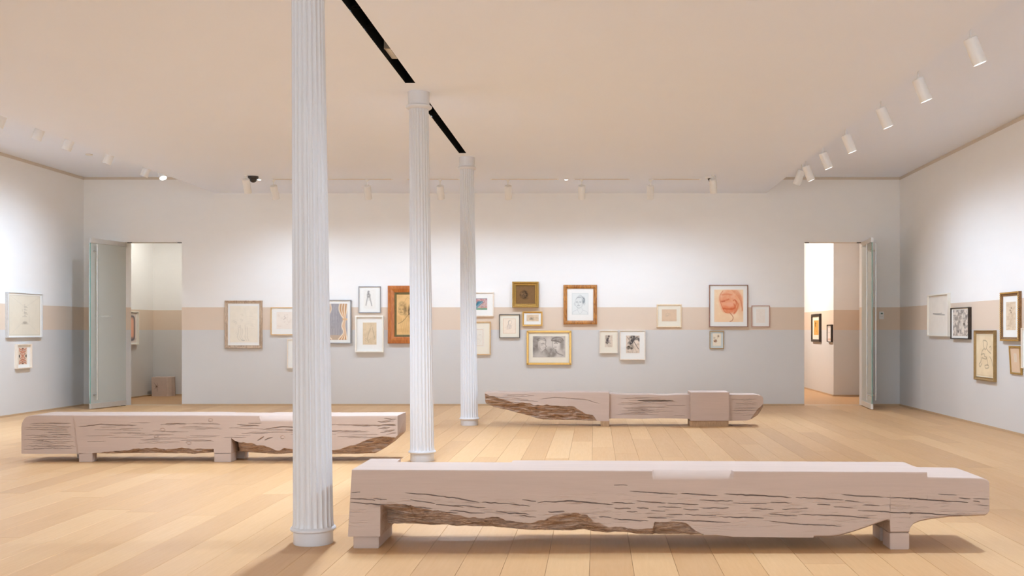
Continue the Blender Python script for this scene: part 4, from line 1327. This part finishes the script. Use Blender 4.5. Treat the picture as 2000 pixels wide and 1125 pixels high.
def a_ink1(A):
    A.blob(0.22, 0.2, 0.12, 0.22, (150, 140, 130), 0.8, 0.8, 0, 0.5); A.blob(0.52, 0.10, 0.14, 0.09, (76, 68, 66), 0.85, 0.6, 0, 0.6)
    A.blob(0.36, 0.36, 0.15, 0.16, (78, 70, 70), 0.9, 0.5, 0.3, 0.7); A.blob(0.30, 0.56, 0.17, 0.18, (84, 76, 76), 0.9, 0.5, 0.2, 0.8)
    A.line([(0.4, 0.40), (0.52, 0.50), (0.68, 0.48)], 0.05, (90, 84, 110), 0.8); A.line([(0.30, 0.74), (0.50, 0.62), (0.75, 0.68)], 0.05, (96, 86, 80), 0.8)
    for k in range(5): A.line([(0.25 + 0.12 * k, 0.78), (0.40 + 0.1 * k, 0.90), (0.5 + 0.09 * k, 1.0)], 0.02, (130, 118, 106), 0.7)
    A.line([(0.72, 0.12), (0.92, 0.18), (0.78, 0.32), (0.95, 0.45)], 0.03, (150, 138, 124), 0.7)


def a_ink2(A):
    A.noise(8, 8, (190, 176, 160), 0.6, 0.45, 2)
    A.blob(0.52, 0.16, 0.26, 0.17, (90, 86, 84), 0.9, 0.5, 0.2, 0.9, 10); A.blob(0.80, 0.16, 0.16, 0.10, (96, 92, 90), 0.8, 0.6, -0.6, 0.9)
    A.blob(0.40, 0.40, 0.22, 0.12, (84, 80, 80), 0.9, 0.5, -0.5, 0.8, 12); A.blob(0.96, 0.24, 0.07, 0.10, (80, 74, 72), 0.9, 0.6)
    A.line([(0.10, 0.10), (0.25, 0.28), (0.14, 0.46)], 0.04, (130, 122, 112), 0.7)
    A.blob(0.18, 0.68, 0.12, 0.12, (92, 82, 72), 0.9, 0.4, 0.6, 0.4); A.blob(0.42, 0.64, 0.14, 0.14, (150, 136, 122), 0.8, 0.5, 0, 0.5); A.blob(0.40, 0.73, 0.09, 0.06, (88, 78, 70), 0.8, 0.6)
    A.blob(0.74, 0.36, 0.18, 0.10, (236, 220, 204), 0.95, 0.4)
    A.line([(0.56, 0.30), (0.68, 0.46), (0.80, 0.62), (0.92, 0.76)], 0.030, (72, 62, 52), 0.9)
    for k in range(3): A.line([(0.10, 0.82 + 0.05 * k), (0.28, 0.90 + 0.03 * k), (0.50, 0.80 + 0.05 * k)], 0.016, (170, 152, 134), 0.7)
    A.line([(0.56, 0.52), (0.54, 0.75), (0.48, 0.98)], 0.02, (150, 134, 118), 0.7); A.line([(0.62, 0.60), (0.70, 0.8), (0.8, 0.98)], 0.02, (190, 172, 152), 0.7)


def a_scribble(A):
    A.line([(0.26, 0.44), (0.40, 0.30), (0.48, 0.42), (0.36, 0.56), (0.24, 0.54), (0.44, 0.50)], 0.018, (176, 166, 152), 0.8)
    A.line([(0.50, 0.32), (0.58, 0.38), (0.56, 0.54)], 0.014, (180, 168, 152), 0.7)


def a_redhead(A):
    red = (214, 104, 62)
    A.noise(3, 3, (240, 204, 164), 0.6, 0.45)
    A.blob(0.58, 0.32, 0.40, 0.34, (240, 168, 128), 0.75, 0.35, 0, 0.25)
    A.blob(0.45, 0.42, 0.26, 0.26, (234, 156, 120), 0.5, 0.4, 0, 0.3); A.blob(0.47, 0.60, 0.20, 0.13, (230, 132, 86), 0.65, 0.5, 0, 0.4)
    A.blob(0.66, 0.62, 0.12, 0.15, (226, 120, 74), 0.65, 0.6, 0.4, 0.4); A.blob(0.55, 0.46, 0.16, 0.08, (240, 178, 146), 0.8, 0.7)
    A.blob(0.88, 0.50, 0.14, 0.24, (236, 176, 134), 0.5, 0.9, 0, 0.4)
    A.line([(0.30, 0.04), (0.21, 0.16), (0.20, 0.32), (0.25, 0.48), (0.28, 0.54), (0.32, 0.62), (0.38, 0.70), (0.46, 0.72), (0.54, 0.72)], 0.014, red, 0.8)
    A.line([(0.24, 0.36), (0.36, 0.34), (0.50, 0.30)], 0.03, red, 0.6); A.line([(0.26, 0.38), (0.36, 0.36)], 0.022, (190, 70, 40), 0.6)
    A.line([(0.32, 0.58), (0.44, 0.60), (0.62, 0.60), (0.72, 0.56)], 0.028, red, 0.75); A.line([(0.26, 0.16), (0.44, 0.14), (0.60, 0.16)], 0.03, (222, 112, 74), 0.5)
    A.line([(0.66, 0.34), (0.72, 0.32), (0.76, 0.42), (0.72, 0.52), (0.68, 0.44)], 0.022, red, 0.75); A.line([(0.74, 0.34), (0.82, 0.46), (0.78, 0.62), (0.68, 0.74)], 0.03, red, 0.6)
    A.line([(0.54, 0.72), (0.60, 0.78), (0.65, 0.86), (0.62, 0.95), (0.54, 0.99)], 0.014, (176, 78, 44), 0.85)
    for k in range(7): A.line([(0.60 + 0.03 * k, 0.02), (0.80 + 0.02 * k, 0.20), (0.92 + 0.01 * k, 0.40 + 0.03 * k), (0.96, 0.66)], 0.010, (214, 118, 82), 0.5)


def a_faint(A):
    r = random.Random(2)
    for k in range(18):
        x, y = r.uniform(0.1, 0.8), r.uniform(0.08, 0.92)
        A.line([(x, y), (x + 0.1, y + r.uniform(-0.03, 0.03))], 0.012, (222, 208, 192), 0.7)


def a_tinyflowers(A):
    A.border(0.0, 0.05, (232, 222, 200), 0.9)
    A.blob(0.66, 0.22, 0.14, 0.09, (150, 122, 92), 0.8, 0.6, 0, 0.8); A.blob(0.32, 0.60, 0.20, 0.12, (130, 82, 46), 0.8, 0.5, 0, 0.9); A.blob(0.2, 0.36, 0.14, 0.08, (196, 186, 160), 0.7, 0.7, 0, 0.6)
    A.line([(0.64, 0.30), (0.46, 0.50), (0.40, 0.62)], 0.03, (160, 120, 84), 0.7); A.line([(0.30, 0.84), (0.62, 0.82)], 0.02, (206, 186, 160), 0.7)


def a_plan(A):
    A.line([(0.02, 0.02), (0.5, 0.30), (0.98, 0.04)], 0.006, (196, 188, 172), 0.6, False); A.line([(0.02, 0.98), (0.5, 0.62), (0.98, 0.96)], 0.006, (206, 198, 182), 0.6, False)
    A.border(0.02, 0.006, (204, 196, 178), 0.7)
    for k in range(9): A.rect(0.46, 0.24 + k * 0.032, 0.47 + 0.10 * ((k * 7) % 5) / 5 + 0.04, 0.253 + k * 0.032, (150, 140, 124), 0.55)
    for k in range(5): A.rect(0.40 + 0.01 * k, 0.36 + k * 0.03, 0.44, 0.372 + k * 0.03, (170, 160, 142), 0.5)
    A.rect(0.42, 0.52, 0.56, 0.535, (150, 142, 126), 0.5); A.line([(0.64, 0.52), (0.64, 0.66)], 0.006, (160, 150, 134), 0.6, False)
    A.blob(0.50, 0.68, 0.07, 0.03, (140, 130, 114), 0.6, 0.5); A.line([(0.40, 0.71), (0.6, 0.71)], 0.008, (140, 130, 114), 0.6, False); A.line([(0.5, 0.0), (0.5, 0.24)], 0.004, (210, 202, 188), 0.6, False)


def a_ornament(A):
    red, dk = (190, 92, 56), (70, 62, 56)
    for sv in (0, 1):
        f = (lambda y: y) if sv == 0 else (lambda y: 1 - y)
        for su in (0, 1):
            g = (lambda x: x) if su == 0 else (lambda x: 1 - x)
            A.line([(g(0.5), f(0.06)), (g(0.25), f(0.10)), (g(0.10), f(0.04))], 0.045, red, 0.85)
            A.line([(g(0.5), f(0.18)), (g(0.22), f(0.24)), (g(0.12), f(0.14))], 0.045, red, 0.85)
            A.line([(g(0.5), f(0.46)), (g(0.30), f(0.42)), (g(0.34), f(0.30)), (g(0.5), f(0.30))], 0.045, red, 0.85)
            A.blob(g(0.12), f(0.48), 0.07, 0.08, dk, 0.85, 0.4); A.blob(g(0.30), f(0.16), 0.05, 0.02, dk, 0.7, 0.4); A.blob(g(0.20), f(0.34), 0.05, 0.03, (150, 84, 60), 0.8, 0.5)
        A.blob(0.5, f(0.05), 0.10, 0.035, dk, 0.85, 0.4); A.blob(0.5, f(0.13), 0.07, 0.02, dk, 0.7, 0.4); A.blob(0.5, f(0.38), 0.06, 0.035, (206, 140, 100), 0.8, 0.5)


def a_lines(A):
    A.line([(0.20, 0.46), (0.45, 0.465), (0.66, 0.455)], 0.010, (150, 148, 142), 0.8); A.line([(0.20, 0.46), (0.50, 0.485), (0.80, 0.50)], 0.010, (120, 118, 112), 0.85)


def a_grey(A):
    A.noise(9, 16, (150, 140, 132), 0.85, 0.46, 1); A.noise(22, 28, (110, 102, 96), 0.6, 0.56, 2)
    A.blob(0.42, 0.82, 0.16, 0.08, (96, 90, 86), 0.75, 0.6, 0, 0.9); A.blob(0.76, 0.54, 0.07, 0.06, (80, 74, 70), 0.85, 0.5); A.blob(0.90, 0.30, 0.07, 0.08, (120, 112, 106), 0.7, 0.6)
    A.line([(0.5, 0.06), (0.48, 0.5), (0.5, 0.94)], 0.012, (140, 132, 124), 0.7)


def a_nude(A):
    ink = (120, 100, 74)
    A.noise(4, 6, (222, 200, 164), 0.5, 0.5)
    for p in ([(0.40, 0.18), (0.42, 0.14), (0.60, 0.16), (0.64, 0.24)], [(0.40, 0.18), (0.44, 0.30), (0.52, 0.36), (0.60, 0.30), (0.64, 0.20)], [(0.44, 0.34), (0.34, 0.40), (0.30, 0.50)], [(0.60, 0.34), (0.72, 0.40), (0.84, 0.44)],
              [(0.28, 0.48), (0.46, 0.46), (0.48, 0.52), (0.60, 0.54), (0.56, 0.58), (0.34, 0.56)], [(0.30, 0.56), (0.26, 0.66), (0.16, 0.72), (0.22, 0.78), (0.32, 0.70)], [(0.60, 0.56), (0.66, 0.66), (0.64, 0.74)],
              [(0.50, 0.74), (0.68, 0.72), (0.72, 0.78), (0.54, 0.80), (0.50, 0.74)], [(0.78, 0.52), (0.90, 0.62), (0.96, 0.74)], [(0.76, 0.30), (0.84, 0.28), (0.86, 0.36)]):
        A.line(p, 0.014, ink, 0.7)
    A.border(0.03, 0.008, (200, 180, 140), 0.5)


def a_sepiafig(A):
    ink = (156, 124, 92)
    A.noise(8, 18, (206, 184, 156), 0.8, 0.44, 1)
    for y in (0.22, 0.30, 0.38): A.blob(0.48 + 0.1 * math.sin(y * 40), y, 0.08, 0.03, (120, 92, 66), 0.65, 0.6)
    for k in range(6): A.line([(0.25 + 0.1 * k, 0.45), (0.20 + 0.12 * k, 0.62), (0.28 + 0.09 * k, 0.86)], 0.018, ink, 0.5)


def a_sliver(A):
    A.rect(0.36, 0.22, 0.66, 0.58, (222, 206, 186), 0.95); A.line([(0.42, 0.26), (0.46, 0.40), (0.42, 0.54)], 0.016, (190, 172, 152), 0.7); A.line([(0.58, 0.26), (0.54, 0.40), (0.58, 0.54)], 0.016, (190, 172, 152), 0.7)


def a_blank(A):
    A.line([(0.3, 0.3), (0.5, 0.5), (0.4, 0.7)], 0.012, (170, 164, 156), 0.6)


def a_glowrect(A):
    d = np.maximum(np.abs(A.U - 0.5) / 0.42, np.abs(A.V - 0.5) / 0.44) ** 1.0
    k = (np.abs(A.U - 0.5) / 0.42) ** 6 + (np.abs(A.V - 0.5) / 0.44) ** 6
    A.mix(np.clip((1.15 - k) * 3, 0, 1), (128, 118, 120)); A.mix(np.clip((0.55 - k) * 2, 0, 1), (244, 186, 158))
    for x in (0.3, 0.45, 0.6): A.line([(x, 0.2), (x, 0.75)], 0.05, (190, 150, 140), 0.4)
    A.blob(0.5, 0.88, 0.4, 0.08, (120, 116, 124), 0.6, 0.6); A.rect(0.3, 0.78, 0.45, 0.84, (190, 170, 160), 0.8)


def a_ochre(A):
    A.line([(0.36, 0.18), (0.30, 0.30), (0.40, 0.40)], 0.07, (100, 66, 28), 0.8); A.blob(0.40, 0.2, 0.10, 0.06, (84, 58, 28), 0.8, 0.6); A.line([(0.3, 0.5), (0.5, 0.7), (0.7, 0.8)], 0.03, (184, 136, 66), 0.6)


def a_strip(A):
    A.rect(0, 0, 1, 0.12, (206, 190, 178), 0.8); A.rect(0.1, 0.86, 1, 1, (214, 178, 156), 0.8); A.blob(0.4, 0.45, 0.12, 0.03, (130, 130, 140), 0.7, 0.6)


def corner_blocks(root, W, Ht, rail, depth):
    for sx in (-1, 1):
        for sz in (0, 1):
            cx = sx * (W / 2 - rail / 2 - 0.002); cz = rail / 2 + 0.002 if sz == 0 else Ht - rail / 2 - 0.002
            b = MB(); b.lathe([(rail * 0.42, 0), (rail * 0.42, 0.004), (rail * 0.2, 0.009), (0.002, 0.006)], 16)
            o = b.build('corner_rosette', FR['darkgold'], root, (cx, -depth, cz), smooth=True)
            o.rotation_euler = (math.pi / 2, 0, 0)


def beading(root, W, Ht, rail, depth):
    b = MB(); s = rail * 0.42
    def bead(x, z): b.box(x - s * 0.42, x + s * 0.42, -depth - 0.005, -depth + 0.004, z - s * 0.42, z + s * 0.42)
    n = int(W / s / 1.25)
    for k in range(n):
        x = -W / 2 + s / 2 + k * (W - s) / (n - 1); bead(x, s * 0.5); bead(x, Ht - s * 0.5)
    n = int(Ht / s / 1.25)
    for k in range(1, n - 1):
        z = s / 2 + k * (Ht - s) / (n - 1); bead(-W / 2 + s * 0.5, z); bead(W / 2 - s * 0.5, z)
    b.build('carved_beading', FR['gold'] if s < 0.03 else FR['carved'], root)


G = back_pic
G('large faint pencil sketch in worn silvery wood frame, leftmost on the far wall', (438.5, 587, 511.3, 680.3), 'worn', 'scoop', 5.8, 0.045, 'mat_white', (448, 597.5, 502.5, 669), a_stems, (238, 230, 214))
G('landscape sketch in thin honey oak frame, right end hidden by nearest column', (528.4, 600, 612, 654.6), 'goldoak', 'strip', 1.7, 0.035, 'mat_white', (539.5, 609.5, 601, 642.5), a_scatter, (238, 229, 218))
G('small pale framed drawing mostly hidden behind the nearest column', (560.6, 662, 606, 719.3), 'pale', 'strip', 1.6, 0.04, 'mat_white', (572.5, 672.4, 594, 706), a_smallfig, (214, 216, 212))
G('grey-framed picture of a tied brown curtain, half behind the nearest column', (622, 585.5, 685.5, 670.9), 'grey', 'strip', 1.6, 0.045, 'mat_white', (630, 593, 678, 664), a_curtain, (176, 172, 174))
G('small thin grey frame with a grey drawing of standing legs', (700, 559.2, 743.2, 611.1), 'grey', 'strip', 1.2, 0.03, 'mat_white', (709.7, 566.3, 733.2, 603), a_legs, (236, 234, 228))
G('white box frame with tan drawing of two bare legs, below the grey-framed legs', (693.4, 616.4, 748.8, 688), 'white', 'box', 2.6, 0.06, 'mat_white', (707.9, 629.9, 734.6, 673), a_thighs, (222, 202, 170))
G('wide polished red-brown wood frame with two sepia heads, beside the middle column', (757, 558, 838, 670.9), 'mahogany', 'wide', 13, 0.06, 'mat_cream', (774, 575, 821, 654), a_twoheads_sepia, (228, 188, 130), liner=('olive', 4.0 * 18.3 / F))
G('small colourful teal and pink picture in pale frame, behind the farthest column', (905, 570.6, 964.2, 618), 'pale', 'strip', 1.9, 0.035, 'mat_white', (918, 582, 951.3, 605.3), a_pastel, (206, 180, 176))
G('thin gold frame with a faint face drawing, partly behind the farthest column', (907, 628.2, 958, 693.2), 'goldoak', 'strip', 1.7, 0.035, 'mat_cream', (919, 641, 946, 678), a_faintface, (232, 226, 214))
G('deep dark gilt square frame with a brown study of a round head', (1000.4, 550, 1051.9, 600.5), 'darkgold', 'scoop', 7.4, 0.075, 'mat_cream', (1007.8, 557.4, 1044.5, 593.1), a_ball, (132, 100, 64))
G('thin dark brown frame with pencil drawing of a seated woman', (975, 614, 1015.3, 660), 'ebony', 'strip', 1.1, 0.035, 'mat_cream', (982.2, 621.9, 1007.5, 651.5), a_seated, (238, 224, 206))
G('smallest ornate gilt frame, landscape format, with drawing of a hand', (1020.3, 608.3, 1059.4, 636.7), 'gold', 'scoop', 3.0, 0.035, 'mat_white', (1028.2, 614.4, 1052, 627.5), a_hand, (220, 200, 172), extra=beading)
G('large landscape gilt frame with a grey drawing of two heads face to face', (1028.3, 645.5, 1116, 712.7), 'gold', 'flat', 4.2, 0.04, 'mat_cream', (1040.5, 656.7, 1104, 698.1), a_twofaces, (200, 193, 185), extra=corner_blocks)
G('figured orange-brown oak frame with a pencil portrait head', (1100.5, 556.2, 1166, 633.3), 'oak', 'wide', 7.2, 0.05, 'mat_white', (1116.8, 572.5, 1149.3, 614.6), a_portrait, (230, 232, 228))
G('small pale frame with dark ink sketch, left of the pair under the beige band', (1171, 645.2, 1206.3, 689.8), 'pale', 'strip', 1.4, 0.045, 'mat_cream', (1181.3, 654.6, 1196.4, 678), a_ink1, (222, 208, 190))
G('pale frame with black brush drawing, right of the pair under the beige band', (1210.6, 644.8, 1260.5, 702.9), 'pale', 'strip', 1.5, 0.05, 'mat_white', (1222.8, 655.4, 1249.2, 689.8), a_ink2, (224, 208, 192))
G('light maple frame with a small tan sheet, alone between oak frame and red chalk head', (1282.6, 594.3, 1331.5, 639.7), 'maple', 'flat', 2.4, 0.03, 'mat_cream', (1292.8, 604.1, 1321.6, 627.6), a_scribble, (220, 194, 166))
G('large red chalk drawing of a head in thin dark reddish frame', (1385.3, 556.2, 1461, 638.9), 'redbrown', 'strip', 1.5, 0.055, 'mat_white', (1395.2, 565.6, 1451.9, 628.8), a_redhead, (246, 220, 186))
G('small reddish-brown strip frame with a nearly blank sheet, rightmost on the far wall', (1468.2, 596.7, 1503.6, 638.5), 'rose', 'strip', 1.1, 0.03, 'mat_white', (1477.1, 603.7, 1494.7, 630.5), a_faint, (240, 232, 222))
G('smallest portrait frame with pale blue mount, right below the red chalk head', (1386, 646.5, 1414, 681.4), 'brass', 'strip', 1.4, 0.025, 'mat_blue', (1392.5, 651.4, 1408.2, 675.5), a_tinyflowers, (234, 224, 204))


def side_pic(side, wallx, label, Ynear, Yfar, z0, z1, style, prof, rail, depth, mat_key, margins, painter, paper, seed=1, **kw):
    """side -1: left wall (faces +x); side +1: right wall (faces -x). margins = (l, b, r, t) of the sheet inside the outer frame"""
    W, Ht = Yfar - Ynear, z1 - z0
    l, bo, r, t = margins
    aw, ah = W - l - r, Ht - bo - t
    art = Art(aw, ah, paper, seed, 0.008); painter(art)
    return picture(label, (wallx, (Ynear + Yfar) / 2, z0), math.pi / 2 * (-side), W, Ht, style, prof, rail, depth, mat_key, (l, bo, aw, ah), art, **kw)


side_pic(-1, XL, 'large silver-edged frame with a pale plan-like drawing on the left wall', 15.92, 16.92, 1.233, 1.945, 'silver', 'strip', 0.008, 0.05, 'mat_white', (0.045, 0.03, 0.06, 0.03), a_plan, (226, 217, 198), 4)
side_pic(-1, XL, 'small pale frame with red and black ornament on the left wall', 16.18, 16.60, 0.739, 1.13, 'pale', 'box', 0.016, 0.05, 'mat_white', (0.075, 0.065, 0.10, 0.06), a_ornament, (224, 206, 184), 5)
side_pic(1, XR, 'white box frame with two thin pencil lines on the right wall', 15.75, 16.72, 1.255, 1.925, 'white', 'box', 0.02, 0.05, 'mat_white', (0.03, 0.025, 0.03, 0.025), a_lines, (238, 233, 224), 6)
side_pic(1, XR, 'thin black frame with mottled grey drawing, touching the white box frame', 14.87, 15.62, 1.218, 1.688, 'ebony', 'strip', 0.014, 0.05, 'mat_white', (0.08, 0.045, 0.06, 0.035), a_grey, (222, 212, 200), 7)
side_pic(1, XR, 'tarnished gilt frame with line drawing of a seated figure, lowest on the right wall', 13.94, 14.68, 0.644, 1.35, 'brass', 'scoop', 0.05, 0.045, 'mat_cream', (0.055, 0.06, 0.055, 0.06), a_nude, (232, 214, 180), 8)
side_pic(1, XR, 'carved dark brown frame with narrow sepia drawing, high on the right wall', 13.125, 13.72, 1.208, 1.852, 'carved', 'scoop', 0.052, 0.045, 'mat_white', (0.15, 0.145, 0.13, 0.13), a_sepiafig, (222, 204, 178), 9, extra=beading)
side_pic(1, XR, 'small gold frame leaning out from the right wall below the carved one', 13.09, 13.44, 0.777, 1.147, 'darkgold', 'flat', 0.025, 0.022, 'mat_cream', (0.028, 0.028, 0.028, 0.028), a_sliver, (220, 192, 162), 10, tilt=0.06)
side_pic(1, XR, 'pale white frame cut off by the right edge of the picture', 12.45, 13.06, 0.867, 1.38, 'pale', 'strip', 0.014, 0.04, 'mat_white', (0.12, 0.10, 0.12, 0.10), a_blank, (236, 230, 222), 11)
side_pic(-1, XL, 'pale frame with glowing pink and grey picture seen through the left doorway', 19.60, 20.47, 1.064, 1.723, 'white', 'box', 0.016, 0.06, 'mat_white', (0.05, 0.04, 0.05, 0.04), a_glowrect, (226, 214, 204), 12)
side_pic(1, 4.88, 'black frame with an ochre sheet seen through the right doorway', 22.05, 22.90, 1.096, 1.706, 'ebony', 'flat', 0.055, 0.05, 'mat_cream', (0.19, 0.15, 0.19, 0.14), a_ochre, (214, 164, 88), 13)
side_pic(1, 4.88, 'tiny black frame near the corner seen through the right doorway', 20.99, 21.37, 1.106, 1.466, 'ebony', 'strip', 0.014, 0.045, 'mat_white', (0.04, 0.03, 0.04, 0.03), a_strip, (230, 222, 216), 14)
